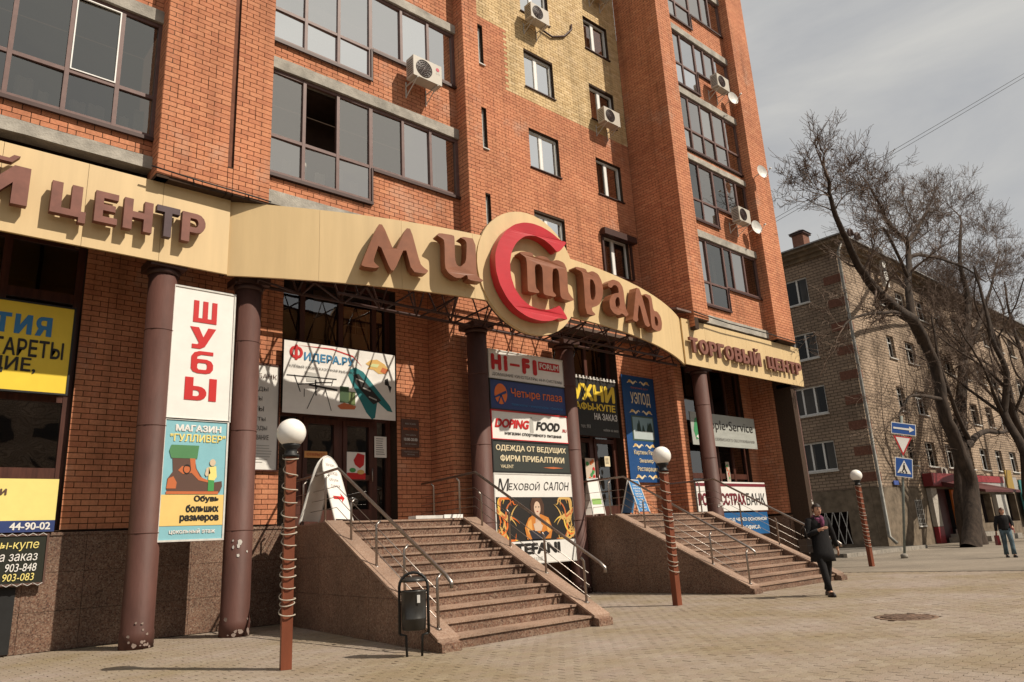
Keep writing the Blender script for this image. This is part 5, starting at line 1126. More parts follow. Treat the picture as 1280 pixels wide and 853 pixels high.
# litter bin
bx_, by_ = 5.42, 8.02
t = thing('litter_bin', (bx_, by_, 0), 'dark metal litter bin in a hoop frame at the foot of the near stairs', 'litter bin'); ax = Vector((.78, -.63, 0)); 
def bp_(u, z, d=0): return (bx_+ax.x*u+.63*d, by_+ax.y*u+.78*d, z)
mb = MB(); mb.tube([bp_(-.175, .26), bp_(-.175, .80)]+[bp_(-.175*math.cos(a), .80+.17*math.sin(a)) for a in [math.pi*i/10 for i in range(1, 10)]]+[bp_(.175, .80), bp_(.175, .26)], .018, 8); mb.build('hoop', M_black, t)
for s in (-1, 1): mb = MB(); mb.tube([bp_(s*.175, .26), bp_(s*.10, .24), bp_(s*.09, .0)], .016, 8); mb.build('leg', M_black, t)
mb = MB(); mb.lathe((bx_, by_, .30), [(.12, 0), (.145, .01), (.150, .13), (.154, .135), (.150, .14), (.155, .44), (.160, .445), (.160, .46), (.150, .46), (.145, .05)], 26); mb.build('bucket', M_bin, t)
mb = MB(); mb.lathe((bx_, by_, .86), [(.15, 0), (.14, .03), (.09, .055), (.02, .062)], 22); mb.build('lid', M_bin, t)
mb = MB(); mb.obox(bp_(.055, .62, -.158), ax*.035, (0, 0, .09), Vector((.63, .78, 0))*.01); mb.build('sticker', M_white, t)
# air conditioners
def aircon(label, x, y, z, rz=0, w=.82, h=.54, d=.30, grey=False):
    t = thing('air_conditioner', (x, y, z), label, 'air conditioner', 'outdoor air conditioning units'); mb = MB(); x0, x1 = x-w/2, x+w/2; yf = y-.22-d
    mb.box(x0, x1, yf, yf+d, z, z+h); b_ = mb.build('casing', flat((.46,.42,.36)), t)
    cx, cz = x0+w*.37, z+h*.5; r = h*.41; k = MB()
    for q in (1, .78, .56, .34): k.tube([(cx+r*q*math.cos(a), yf-.012, cz+r*q*math.sin(a)) for a in [2*math.pi*i/24 for i in range(25)]], .008, 4, False)
    for i in range(6): a = math.pi*i/6; k.tube([(cx-r*math.cos(a), yf-.012, cz-r*math.sin(a)), (cx+r*math.cos(a), yf-.012, cz+r*math.sin(a))], .006, 4)
    g_ = k.build('fan_grille', M_darkframe, t); g_['kind'] = 'stuff'
    k = MB(); k.add([(cx, yf-.004, cz)]+[(cx+r*1.02*math.cos(a), yf-.004, cz+r*1.02*math.sin(a)) for a in [2*math.pi*i/24 for i in range(24)]], [(0, 1+i, 1+(i+1) % 24) for i in range(24)]); k.build('fan_recess', M_bin, t)
    for i in range(7): k = MB(); k.box(x0-.003, x0+.0, yf+.04, yf+d-.04, z+.07+i*.06, z+.09+i*.06); k.build('side_slot', M_bin, t)
    for xx in (x0+.12, x1-.12):
        k = MB(); k.tube([(xx, y, z-.02), (xx, yf, z-.02)], .016, 4); k.tube([(xx, y-.01, z-.30), (xx, yf+.05, z-.03)], .012, 4); k.tube([(xx, y-.01, z-.33), (xx, y-.01, z+.1)], .016, 4); k.build('bracket', M_dirtywhite, t)
    return t
ac = aircon('air conditioner with a red round emblem hung on the second balcony wall', 9.07, YG, 11.98)
poly(ac, 'round_emblem', circ(9.36, 12.38, .05, .05), front(YG-.52), flat((.45,.03,.06))); txt(ac, 'LG', front(YG-.52), 9.32, 9.42, 12.26, 12.31, GREY)
aircon('air conditioner half covering the top window of the yellow brick wall', 14.62, YW, 17.30, w=.8)
aircon('air conditioner under the middle window of the right yellow brick column', 17.78, YW, 14.75, w=.8)
aircon('air conditioner at the very top edge under the highest yellow wall window', 18.05, YW, 20.1, w=.8)
aircon('air conditioner high on the tower balcony front', 22.85, YG, 17.40, w=.8)
aircon('air conditioner lower on the tower balcony front, beside a round dish', 22.98, YG, 11.95, w=.75)
mb = MB(); mb.tube([(15.1, 14.34, 17.5), (15.6, 14.34, 17.45), (16.2, 14.34, 17.75), (16.6, 14.34, 18.2), (16.65, 14.36, 18.45)], .035, 6); solo(mb, 'drain_hose', M_darkframe, 'dark corrugated hose curving over the yellow bricks beside the top air conditioner', 'hose')
def dish(label, x, y, z):
    t = thing('satellite_dish', (x, y, z), label, 'satellite dish', 'dishes on the tower'); n = Vector((-.25, -.96, .08)).normalized(); u = n.cross(Vector((0, 0, 1))).normalized(); w = u.cross(n)
    mb = MB(); pts = []; R = .25; N = 20; c = Vector((x, y-.35, z))
    rings = [(0.02, -.06), (.5, -.045), (.85, -.015), (1, 0)]
    for q, o_ in rings:
        for i in range(N): a = 2*math.pi*i/N; pts.append(c+u*R*q*math.cos(a)+w*R*1.08*q*math.sin(a)+n*o_)
    mb.add(pts, [(j*N+i, j*N+(i+1) % N, (j+1)*N+(i+1) % N, (j+1)*N+i) for j in range(len(rings)-1) for i in range(N)], True); mb.build('reflector', M_dirtywhite, t)
    k = MB(); k.tube([c-n*.06, (x, y, z-.1)], .02, 6); k.build('mount', M_dirtywhite, t); k = MB(); k.tube([c-w*.36, c+n*.38-w*.1], .01, 5); k.tube([c+n*.34-w*.1, c+n*.42-w*.1], .03, 8); k.build('feed_arm', M_dirtywhite, t)
dish('satellite dish on the tower wall level with the higher air conditioner', 23.75, YG, 17.45)
dish('satellite dish on the tower wall between the two air conditioners', 24.35, YP, 14.3)
dish('satellite dish on the tower wall beside the lower air conditioner', 23.95, YG-.05, 12.05)

# ================================================================== TRAFFIC SIGNS
px_, py_ = 28.5, 11.3
t = thing('traffic_sign_post', (px_, py_, 0), 'grey post with three stacked traffic signs, a blue arrow plate on top', 'traffic signs')
mb = MB(); LV = Vector((.74*.17, -.67*.17, 1)); mb.tube([(px_, py_, 0), Vector((px_, py_, 0))+LV*5.05], .045, 8); mb.build('post', mat('post_grey', (.22,.25,.23), .6, .2, 5), t); mb = MB(); mb.lathe((px_, py_, 0), [(.12, 0), (.12, .12), (.06, .16)], 12); mb.build('footing', M_kerb, t)
U = Vector((.80, -.60, 0)); SB = flat((.02,.08,.30))
def tri(cx, cz, r, dn=False): return [(cx, cz-r if dn else cz+r), (cx+r*.9 if not dn else cx-r*.9, cz-(r*.55 if not dn else -r*.55)), (cx-r*.9 if not dn else cx+r*.9, cz-(r*.55 if not dn else -r*.55))]
fr = Frame((px_-.05, py_-.07, 0), Vector((.78, -.62, -.17)), LV); U0 = fr.__class__
class SignFrame:
    def __init__(s, f, k): s.f, s.k = f, k
    def __call__(s, u, v, w): return s.f(u*s.k-.02, 4.7+(v-4.7)*s.k-.05, w)
fr = SignFrame(fr, .86)
poly(t, 'plate', rect(-.5, .58, 4.42, 4.92), fr, WHT, 0, .01); poly(t, 'blue_field', rect(-.47, .55, 4.45, 4.89), fr, SB, .012); poly(t, 'arrow', [(-.42, 4.63), (.28, 4.63), (.28, 4.54), (.5, 4.67), (.28, 4.80), (.28, 4.71), (-.42, 4.71)], fr, WHT, .02)
P = [(-.42, 4.34), (.40, 4.34), (.0, 3.50)]; poly(t, 'yield_border', P, fr, flat((.45,.03,.03)), 0, .01); poly(t, 'yield_field', [(-.32, 4.285), (.30, 4.285), (0.0, 3.64)], fr, WHT, .012)
poly(t, 'plate', rect(-.36, .40, 2.60, 3.42), fr, WHT, 0, .01); poly(t, 'blue_field', rect(-.33, .37, 2.63, 3.39), fr, SB, .012); poly(t, 'white_triangle', [(-.28, 2.76), (.32, 2.76), (.02, 3.32)], fr, WHT, .02)
for nm, P in (('walker', [(0, 3.14), (.05, 3.1), (.06, 2.98), (.14, 2.82), (.10, 2.80), (.02, 2.94), (-.06, 2.80), (-.10, 2.82), (-.02, 2.98), (-.03, 3.1)]), ('walker_head', circ(.02, 3.17, .028, .03, 10))): poly(t, nm, P, fr, BLK, .028)
for i in range(3): poly(t, 'zebra_stripe', [(-.2+.14*i, 2.78), (-.13+.14*i, 2.78), (-.11+.13*i, 2.82), (-.17+.13*i, 2.82)], fr, BLK, .026)

# ================================================================== GREY BRICK BUILDING
GX, GY = 38.5, 15.9
def palebrick(name, c1, c2, mo):
    m = bpy.data.materials.new(name); m.use_nodes = True; n, l = m.node_tree.nodes, m.node_tree.links; b = n['Principled BSDF']; b.inputs['Roughness'].default_value = .9; b.inputs['Specular IOR Level'].default_value = .2
    g = n.new('ShaderNodeNewGeometry'); sx = n.new('ShaderNodeSeparateXYZ'); l.new(g.outputs['Position'], sx.inputs[0]); ad = n.new('ShaderNodeMath'); ad.operation = 'ADD'; l.new(sx.outputs[0], ad.inputs[0]); l.new(sx.outputs[1], ad.inputs[1])
    cb = n.new('ShaderNodeCombineXYZ'); l.new(ad.outputs[0], cb.inputs[0]); l.new(sx.outputs[2], cb.inputs[1]); t = n.new('ShaderNodeTexBrick'); t.inputs['Scale'].default_value = 1; t.inputs['Brick Width'].default_value = .40; t.inputs['Row Height'].default_value = .16; t.inputs['Mortar Size'].default_value = .018
    t.inputs['Color1'].default_value = (*c1, 1); t.inputs['Color2'].default_value = (*c2, 1); t.inputs['Mortar'].default_value = (*mo, 1); l.new(cb.outputs[0], t.inputs['Vector'])
    s = n.new('ShaderNodeTexNoise'); s.inputs['Scale'].default_value = .4; s.inputs['Detail'].default_value = 9; l.new(g.outputs['Position'], s.inputs['Vector']); mr = n.new('ShaderNodeMapRange'); mr.inputs['From Min'].default_value = .3; mr.inputs['From Max'].default_value = .7; mr.inputs['To Min'].default_value = .6; mr.inputs['To Max'].default_value = 1.15; l.new(s.outputs[0], mr.inputs[0])
    ml = n.new('ShaderNodeMix'); ml.data_type = 'RGBA'; ml.blend_type = 'MULTIPLY'; ml.inputs[0].default_value = 1; l.new(t.outputs[0], ml.inputs[6]); l.new(mr.outputs[0], ml.inputs[7]); l.new(ml.outputs[2], b.inputs['Base Color'])
    bp = n.new('ShaderNodeBump'); bp.inputs['Strength'].default_value = .6; bp.inputs['Distance'].default_value = .03; l.new(t.outputs['Fac'], bp.inputs['Height']); bp.invert = True; l.new(bp.outputs[0], b.inputs['Normal']); return m
M_pale = palebrick('pale_brick', (.44,.33,.24), (.35,.26,.185), (.14,.105,.08))
M_stucco = mat('stucco', (.20,.155,.11), .95, .25, 2.5, .6, bscale=12); M_redbrick = mat('quoin_brick', (.20,.09,.06), .9, .2, 12, .3)
gb = thing('grey_apartment_house', (GX, GY, 0), 'old pale brick five storey apartment house with brown corner blocks behind the bare trees', 'building')
rowsz = [(4.2, 5.6), (7.2, 8.6), (10.25, 11.6), (13.4, 14.75)]; ZT = 15.6
colx = [43.2, 45.8, 48.9, 52.0, 55.0, 58.1, 61.2, 64.3, 67.4, 70.5, 73.6, 76.7, 79.8, 83]
H = [(x, x+(1.0 if i == 0 else 1.45), a, b) for i, x in enumerate(colx) for a, b in rowsz]; HG = [(42.6, 43.5, 1.0, 2.35), (44.6, 50.5, .15, 2.95), (53, 55, .9, 2.7), (58, 60.2, .9, 2.7), (63, 65, .9, 2.7)]
mb = MB(); wallmb(mb, (0, GY, 0), UX, NF, GX, 96, 3.0, ZT, H, .4); mb.build('wall', M_pale, gb)
mb = MB(); wallmb(mb, (0, GY-.04, 0), UX, NF, GX-.04, 96, 0, 2.98, HG, .4); mb.build('plinth', M_stucco, gb)
coly = [17.75, 21.4, 25.0, 28.6]; HS = [(y, y+1.95, a-.15, b) for y in coly for a, b in rowsz]; HP = [(17.6, 20.0, .3, 1.9), (21.5, 23.6, .3, 1.9)]
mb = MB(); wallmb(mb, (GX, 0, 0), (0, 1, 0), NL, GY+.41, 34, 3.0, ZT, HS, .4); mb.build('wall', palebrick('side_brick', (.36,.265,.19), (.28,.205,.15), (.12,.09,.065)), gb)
mb = MB(); wallmb(mb, (GX-.04, 0, 0), (0, 1, 0), NL, GY+.37, 34, 0, 2.98, HP, .4); mb.build('plinth', M_stucco, gb)
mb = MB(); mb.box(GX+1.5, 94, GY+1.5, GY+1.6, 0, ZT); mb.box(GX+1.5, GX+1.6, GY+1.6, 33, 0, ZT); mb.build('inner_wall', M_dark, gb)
def gwin(ax, p, a, b, c, d, wide=False):
    mb = MB(); w = .09 if wide else .06
    def bx(u0, u1, z0, z1, e=0):
        if ax == 0: mb.box(u0, u1, p+.15+e, p+.23, z0, z1)
        else: mb.box(p+.15+e, p+.23, u0, u1, z0, z1)
    bx(a, b, c, c+w); bx(a, b, d-w, d); bx(a, a+w, c+w, d-w); bx(b-w, b, c+w, d-w); ms = [a+(b-a)*.34, a+(b-a)*.68] if wide else [(a+b)/2]
    for m_ in ms: bx(m_-w/2, m_+w/2, c+w, d-w, .004)
    if not wide: bx(a+w, b-w, d-.42, d-.36, .008)
    o = mb.build('window', M_white if wide else random.choice([M_dirtywhite, M_white, flat((.30,.26,.22))]), gb); e = [a+w]+ms+[b-w]
    for u0, u1 in zip(e, e[1:]):
        k = MB(); s = .19
        if ax == 0: k.add([(u0, p+s, c), (u1, p+s, c), (u1, p+s, d), (u0, p+s, d)], [(0,1,2,3)])
        else: k.add([(p+s, u0, c), (p+s, u1, c), (p+s, u1, d), (p+s, u0, d)], [(0,1,2,3)])
        k.build('pane', G_house, o)
        if random.random() < .35:
            k = MB(); s = .5
            if ax == 0: k.add([(u0, p+s, c), (u1, p+s, c), (u1, p+s, d), (u0, p+s, d)], [(0,1,2,3)])
            else: k.add([(p+s, u0, c), (p+s, u1, c), (p+s, u1, d), (p+s, u0, d)], [(0,1,2,3)])
            k.build('curtain', M_curtain, o)
    k = MB(); 
    if ax == 0: k.box(a-.06, b+.06, p-.09, p+.14, c-.07, c-.01)
    else: k.box(p-.09, p+.14, a-.06, b+.06, c-.09, c-.01)
    k.build('window_sill', M_dirtywhite, o)
for h in H: gwin(0, GY, *h)
for h in HS: gwin(1, GX, *h, True)
gwin(0, GY-.04, *HG[0])
for h in HP:   # basement grilles
    mb = MB(); n_ = 6
    for i in range(n_+1): y = h[0]+(h[1]-h[0])*i/n_; mb.tube([(GX-.06, y, h[2]), (GX-.06, y+.35*(1 if i < n_-1 else -1), h[3])], .02, 4); mb.tube([(GX-.07, y, h[3]), (GX-.07, y+.35*(1 if i < n_-1 else -1), h[2])], .02, 4)
    o = mb.build('window_grille', M_dirtywhite, gb); o['kind'] = 'stuff'
mb = MB()
for i in range(5): x = 42.62+i*.21; mb.tube([(x, GY-.07, 1.0), (x, GY-.07, 2.35)], .014, 4)
for i in range(6): z = 1.1+i*.24; mb.tube([(42.6, GY-.08, z), (43.5, GY-.08, z)], .012, 4)
o = mb.build('window_grille', M_dirtywhite, gb); o['kind'] = 'stuff'
k = 0; z = 3.3
while z < ZT-.5:     # corner blocks
    mb = MB(); L = .95 if k % 2 == 0 else .9; mb.box(GX-.03, GX+L*.6, GY-.03, GY+L*.95, z, z+.45); mb.build('corner_block', M_redbrick, gb); z += 1.32; k += 1
# cornice and roof
for i, (o_, z0, z1) in enumerate(((.15, ZT, ZT+.22), (.35, ZT+.22, ZT+.42), (.62, ZT+.42, ZT+.66))):
    mb = MB(); mb.box(GX-o_, 96, GY-o_, GY+.4, z0, z1); mb.box(GX-o_, GX+.4, GY+.4, 34, z0, z1); mb.build('cornice', mat('cornice_paint', (.27,.20,.13), .9, .25, 3), gb)
mb = MB(); e = .75; z0 = ZT+.67; rd = 7.0
mb.add([(GX-e, GY-e, z0), (96, GY-e, z0), (96, GY+rd, z0+2.6), (GX+rd, GY+rd, z0+2.6), (GX-e, 35, z0), (GX+rd, 28, z0+2.6), (GX-e, GY-e, z0-.08), (96, GY-e, z0-.08), (GX-e, 35, z0-.08)], [(0,1,2,3),(0,3,5,4),(6,7,1,0),(8,6,0,4)]); mb.build('roof', M_roof, gb)
mb = MB(); mb.box(41.2, 42.0, 18.75, 19.45, z0-.2, z0+2.1); ch = mb.build('chimney', M_redbrick, gb); mb = MB(); mb.box(41.1, 42.1, 18.65, 19.55, z0+2.12, z0+2.2); mb.add([(41.05, 18.6, z0+2.25), (42.15, 18.6, z0+2.25), (42.15, 19.6, z0+2.25), (41.05, 19.6, z0+2.25), (41.6, 19.1, z0+2.55)], [(0,1,4),(1,2,4),(2,3,4),(3,0,4)]); mb.build('chimney_cap', M_darkframe, ch)
for x in (40.2, 41.1):      # bent vent pipes on the roof edge
    mb = MB(); mb.tube([(x, GY-.2, z0), (x, GY-.2, z0+.7)]+[(x+.25-.25*math.cos(a), GY-.2, z0+.7+.3*math.sin(a)) for a in (.5, 1, 1.57, 2.1, 2.7, 3.14)], .10, 7); mb.build('vent_pipe', M_darkframe, gb)
mb = MB(); mb.box(43.4, 43.9, GY-.5, GY-.3, ZT-1.2, ZT+1.2); mb.build('vent_shaft', M_dirtywhite, gb)
# downpipe
mb = MB(); mb.tube([(GX-.15, GY-.45, ZT+.4), (GX-.2, GY-.2, ZT-.3), (GX-.2, GY-.2, .6), (GX-.2, GY-.5, .25)], .09, 8); mb.build('downpipe', mat('zinc', (.34,.33,.30), .5, .25, 3, metal=.3), gb)
# shop fronts: red canopy, sign strip, door
mb = MB(); mb.box(44.3, 51.5, GY-.55, GY-.06, 3.05, 3.75); mb.build('red_fascia', flat((.20,.03,.032)), gb)
mb = MB(); mb.prism([(GY-2.6, 2.55), (GY-.56, 3.02), (GY-.56, 3.28), (GY-2.6, 2.68)], (45.6, 0, 0), (0, 1, 0), (0, 0, 1), (6.2, 0, 0)); mb.build('door_canopy', flat((.09,.025,.025)), gb)
mb = MB(); mb.box(44.5, 45.3, GY-.3, GY-.06, .9, 2.95); mb.build('white_pier', mat('painted_brick', (.42,.38,.33), .9, .15, 6, .3), gb); mb = MB(); mb.box(44.5, 45.3, GY-.3, GY-.06, 0, .88); mb.build('red_base', flat((.20,.02,.025)), gb)
mb = MB(); mb.box(46.0, 48.0, GY+.2, GY+.3, .1, 2.95); mb.build('shop_door', flat((.07,.012,.012)), gb)
mb = MB(); mb.box(48.1, 48.9, GY-.1, GY+.0, .9, 2.9); mb.build('orange_poster', flat((.62,.17,.03)), gb); mb = MB(); mb.box(49.0, 50.4, GY+.1, GY+.2, 1.1, 2.9); mb.build('shop_window', G_shop, gb); mb = MB(); mb.box(48.1, 50.5, GY-.12, GY-.05, .1, .85); mb.build('red_base', flat((.32,.03,.03)), gb)
mb = MB(); mb.box(45.6, 51, GY-2.4, GY-.35, 0, .28); mb.box(45.9, 51, GY-2.0, GY-.35, .281, .45); mb.build('porch_steps', M_kerb, gb)
mb = MB(); mb.box(51.8, 60, GY-.4, GY-.06, 2.9, 3.75); mb.build('white_fascia', flat((.36,.34,.32)), gb); mb = MB(); mb.box(51.8, 57, GY-.44, GY-.405, 3.35, 3.75); mb.build('red_stripe', flat((.28,.03,.035)), gb); mb = MB(); mb.box(57.5, 58.8, GY-.5, GY-.42, 2.95, 4.2); mb.build('yellow_board', flat((.34,.22,.05)), gb)
mb = MB(); mb.box(55.3, 57.3, GY-.3, GY-.06, .9, 2.6); mb.build('poster_panel', flat((.42,.40,.36)), gb); mb = MB(); mb.box(55.3, 57.3, GY-.33, GY-.06, .1, .88); mb.build('red_base', flat((.32,.03,.03)), gb)
mb = MB(); mb.box(60.5, 63, GY-.4, GY-.3, .9, 3.6); mb.build('teal_panel', flat((.05,.20,.20)), gb)
mb = MB(); mb.box(66, 68, GY-.4, GY-.06, 1.8, 3.2); mb.build('yellow_panel', flat((.6,.42,.05)), gb); mb = MB(); mb.box(66, 68, GY-.4, GY-.06, .7, 1.78); mb.build('blue_panel', flat((.02,.2,.4)), gb)
mb = MB(); mb.box(40.3, 40.9, GY-.1, GY-.045, 3.1, 3.32); tag(mb.build('street_plate', flat((.06,.10,.32))), 'small blue street name plate on the grey house', 'street plate')
a_ = aircon('air conditioner on the grey brick house under a second floor window', 46.5, GY, 3.55, w=.9)
# ================================================================== BARE TREES
def frame_of(d):
    d = d.normalized(); u = d.orthogonal().normalized(); return u, d.cross(u)
class Tree:
    def __init__(s, seed): s.r = random.Random(seed); s.tr = MB(); s.cr = MB(); s.n = 0
    def limb(s, pts, r0, r1, mb, n=8):
        P = [Vector(p) for p in pts]; Q = []
        for i in range(len(P)-1):       # catmull
            a, b, c, d = P[max(i-1, 0)], P[i], P[i+1], P[min(i+2, len(P)-1)]
            for k in range(3):
                t = k/3; Q.append(.5*((2*b)+(c-a)*t+(2*a-5*b+4*c-d)*t*t+(3*b-a-3*c+d)*t**3)+Vector((s.r.gauss(0, .02), s.r.gauss(0, .02), s.r.gauss(0, .02)))*(1 if r0 > .1 else .6))
        Q.append(P[-1]); L = len(Q)-1
        mb.tube(Q, [r0+(r1-r0)*(i/L)**.8 for i in range(L+1)], n, False); return Q, [r0+(r1-r0)*(i/L)**.8 for i in range(L+1)]
    def grow(s, p, d, length, r, depth, upb=.25):
        if s.n > s.maxn: return
        s.n += 1; seg = 5 if depth > 0 else 4; pts = [Vector(p)]; d = d.normalized(); st = length/seg; dirs = []
        for i in range(seg):
            d = (d+Vector((s.r.gauss(0, .22), s.r.gauss(0, .22), s.r.gauss(0, .2)+upb*.25))).normalized(); pts.append(pts[-1]+d*st); dirs.append(d)
        rs = [max(.0075, r*(1-.75*i/seg)) for i in range(seg+1)]
        s.cr.tube(pts, rs, 5 if r > .05 else 3, False)
        if depth == 0: return
        k = {3: 4, 2: 5, 1: 5}.get(depth, 5)
        for j in range(k):
            t = s.r.uniform(.25, 1); i = min(seg-1, int(t*seg)); q = pts[i].lerp(pts[i+1], t*seg-i); dd = dirs[i]; u, w = frame_of(dd); a = s.r.uniform(0, 6.283); sp = s.r.uniform(.5, 1.0)
            nd = dd*math.cos(sp)+(u*math.cos(a)+w*math.sin(a))*math.sin(sp)
            s.grow(q, nd, length*s.r.uniform(.42, .68), r*.5, depth-1, upb)
        s.grow(pts[-1], dirs[-1], length*.6, r*.35, depth-1, upb)
    def sprout(s, Q, R, n, len_, depth, start=.2, upb=.3):
        L = len(Q)-1; s.grow(Q[-1], (Q[-1]-Q[-2]), len_*.9, R[-1]*.9, depth, upb)
        for j in range(n):
            t = s.r.uniform(start, 1); i = min(L-1, int(t*L)); q = Q[i].lerp(Q[i+1], t*L-i); dd = (Q[i+1]-Q[i]).normalized(); u, w = frame_of(dd); a = s.r.uniform(0, 6.283); sp = s.r.uniform(.6, 1.15)
            nd = dd*math.cos(sp)+(u*math.cos(a)+w*math.sin(a))*math.sin(sp)
            s.grow(q, nd, len_*s.r.uniform(.6, 1.15), max(.02, R[i]*.32), depth, upb)
def finish_tree(T, loc, label, name='bare_tree'):
    t = thing(name, loc, label, 'tree', 'bare street trees'); T.tr.build('trunk', M_bark, t); T.cr.build('crown', M_twig, t); return t
def dep(P, y0, ys):
    n = len(P)-1; return [(x, y0+ys*(i/n), z) for i, (x, z) in enumerate(P)]
T = Tree(3); T.maxn = 1e9
Y0 = 12.1
la = [(37.85, -.1), (38.3, .5), (39.0, 1.58), (39.5, 2.76), (39.2, 3.61), (38.64, 4.97), (38.1, 6.18), (38.19, 7.81), (37.38, 9.47)]
Q, R = T.limb(dep(la, Y0, 0), .44, .23, T.tr, 14)
Qa, Ra = T.limb([(37.38, 12.1, 9.47), (35.87, 12.0, 10.26), (33.75, 11.9, 10.48), (31.9, 11.9, 11.1), (30.9, 11.9, 11.75), (30.0, 11.8, 12.55), (29.2, 11.7, 13.2), (28.8, 11.7, 14.1), (28.7, 11.6, 15.1)], .30, .07, T.tr, 8); T.sprout(Qa, Ra, 9, 1.9, 2, .15); T.sprout(Qa, Ra, 8, 1.6, 3, .66)
Qb, Rb = T.limb([(37.0, 12.1, 9.8), (36.5, 12.1, 10.6), (37.41, 12.3, 12.42), (38.86, 12.5, 14.12), (39.1, 12.5, 15.09), (37.5, 12.6, 15.6), (37.27, 12.7, 16.4), (36.2, 12.6, 16.9)], .24, .05, T.tr, 8); T.sprout(Qb, Rb, 16, 2.4, 2, .25); T.sprout(Qb, Rb, 10, 1.9, 3, .5)
Qc, Rc = T.limb([(39.1, 12.5, 15.1), (41.8, 12.8, 16.4), (44.0, 12.8, 18.1), (46.2, 13, 18.9), (47.6, 13.2, 19.7)], .15, .04, T.tr, 6); T.sprout(Qc, Rc, 14, 2.2, 3, .3)
Qd, Rd = T.limb(dep([(38.98, 14.15), (41.32, 14.95), (45.99, 15.79), (51.25, 16.39), (55.64, 16.5)], 12.5, 1), .14, .04, T.tr, 6); T.sprout(Qd, Rd, 10, 3.0, 3, .3)
Qe, Re = T.limb(dep([(36.0, 10.3), (34.74, 10.34), (32.27, 9.93), (28.97, 9.18), (27.33, 8.4)], 12.0, -.5), .13, .03, T.tr, 6); T.sprout(Qe, Re, 12, 1.5, 2, .4, .0)
Qi, Ri = T.limb(dep([(38.4, 6.71), (35.45, 6.63), (33.55, 6.36), (31.9, 5.48), (31.41, 4.92)], 12.1, -.4), .11, .02, T.tr, 6); T.sprout(Qi, Ri, 10, 1.5, 2, .4, -.1)
Qj, Rj = T.limb(dep([(37.59, 12.79), (35.65, 14.71), (34.47, 14.45), (33.45, 14.07)], 12.3, -.3), .09, .03, T.tr, 6); T.sprout(Qj, Rj, 14, 2.0, 2, .3)
finish_tree(T, (37.9, Y0, 0), 'big bare tree with a leaning forked trunk in front of the grey house')
T = Tree(11); T.maxn = 1e9; Y1 = 12.9
lf = [(40.9, -.1), (41.2, 1.4), (41.9, 2.8), (42.8, 4.0), (43.4, 5.2), (45.6, 7.8), (48.2, 10.8), (51.5, 14.3), (52.0, 17.0), (54.4, 20.3)]
Q, R = T.limb(dep(lf, Y1, 1.0), .62, .08, T.tr, 12); T.sprout(Q, R, 22, 2.8, 3, .4)
Qg, Rg = T.limb(dep([(43.2, 4.8), (46.9, 5.8), (51.4, 6.1), (55.0, 6.6)], Y1+.2, .5), .22, .05, T.tr, 8); T.sprout(Qg, Rg, 10, 2.5, 2, .4)
Qk, Rk = T.limb(dep([(48.2, 10.6), (53.5, 13.6), (58.5, 16.7), (64, 20.5)], Y1+.6, .8), .2, .05, T.tr, 8); T.sprout(Qk, Rk, 14, 2.9, 3, .2)
Qh, Rh = T.limb(dep([(43.4, 5.2), (42.3, 7.3), (42.1, 9.9), (42.7, 11.9)], Y1, .3), .14, .04, T.tr, 6); T.sprout(Qh, Rh, 12, 2.2, 2, .3)
finish_tree(T, (40.9, Y1, 0), 'bare tree right behind the big forked one, limbs spreading to the right')
def free_tree(seed, x, y, h, r, lean, label, maxn):
    T = Tree(seed); T.maxn = maxn; rr_ = T.r; pts = [(x, y, -.1)]
    for i in range(1, 8): pts.append((x+lean[0]*i/7*h+rr_.gauss(0, .25), y+lean[1]*i/7*h+rr_.gauss(0, .2), h*i/7))
    Q, R = T.limb(pts, r, r*.12, T.tr, 9)
    for k in range(6):
        i = int(len(Q)*rr_.uniform(.28, .7)); a = rr_.uniform(0, 6.28); q = Q[i]; l_ = h*rr_.uniform(.3, .45); pp = [q]
        d = Vector((math.cos(a)*.6, math.sin(a)*.6, .8))
        for j in range(4): d = (d+Vector((rr_.gauss(0, .2), rr_.gauss(0, .2), .1))).normalized(); pp.append(pp[-1]+d*l_/4)
        q2, r2 = T.limb(pp, R[i]*.5, .03, T.tr, 6); T.sprout(q2, r2, 14, h*.17, 3, .2)
    T.sprout(Q, R, 22, h*.18, 3, .4); finish_tree(T, (x, y, 0), label)
free_tree(21, 44.5, 10.9, 15, .34, (.12, .05), 'bare tree with twin dark stems left of the woman in jeans', 2600)
free_tree(22, 50.5, 12.0, 16, .36, (.0, .05), 'slender bare tree behind the woman in jeans', 2600)
free_tree(23, 58, 12.6, 17, .4, (.03, .03), 'bare tree at the right edge of the picture', 3000)
free_tree(24, 67, 13.0, 18, .4, (-.02, .0), 'distant bare tree farther along the grey house', 3000)
free_tree(25, 78, 12.0, 18, .4, (.02, .0), 'farthest bare tree down the street', 2600)
# overhead wires
mb = MB(); 
for off in (0, .2):
    pts = []
    for i in range(15):
        u = i/14; a_ = Vector((32.0, 22.0, 14.7)); b_ = Vector((49.4, 1.3, 27.9)); p = a_.lerp(b_, u); p.z -= .12*math.sin(math.pi*u)+off; pts.append(p)
    mb2 = MB(); mb2.tube(pts, .012, 4); solo(mb2, 'overhead_wire', M_black, 'upper thin overhead wire crossing the sky above the trees' if off else 'lower thin overhead wire crossing the sky above the trees', 'wire')
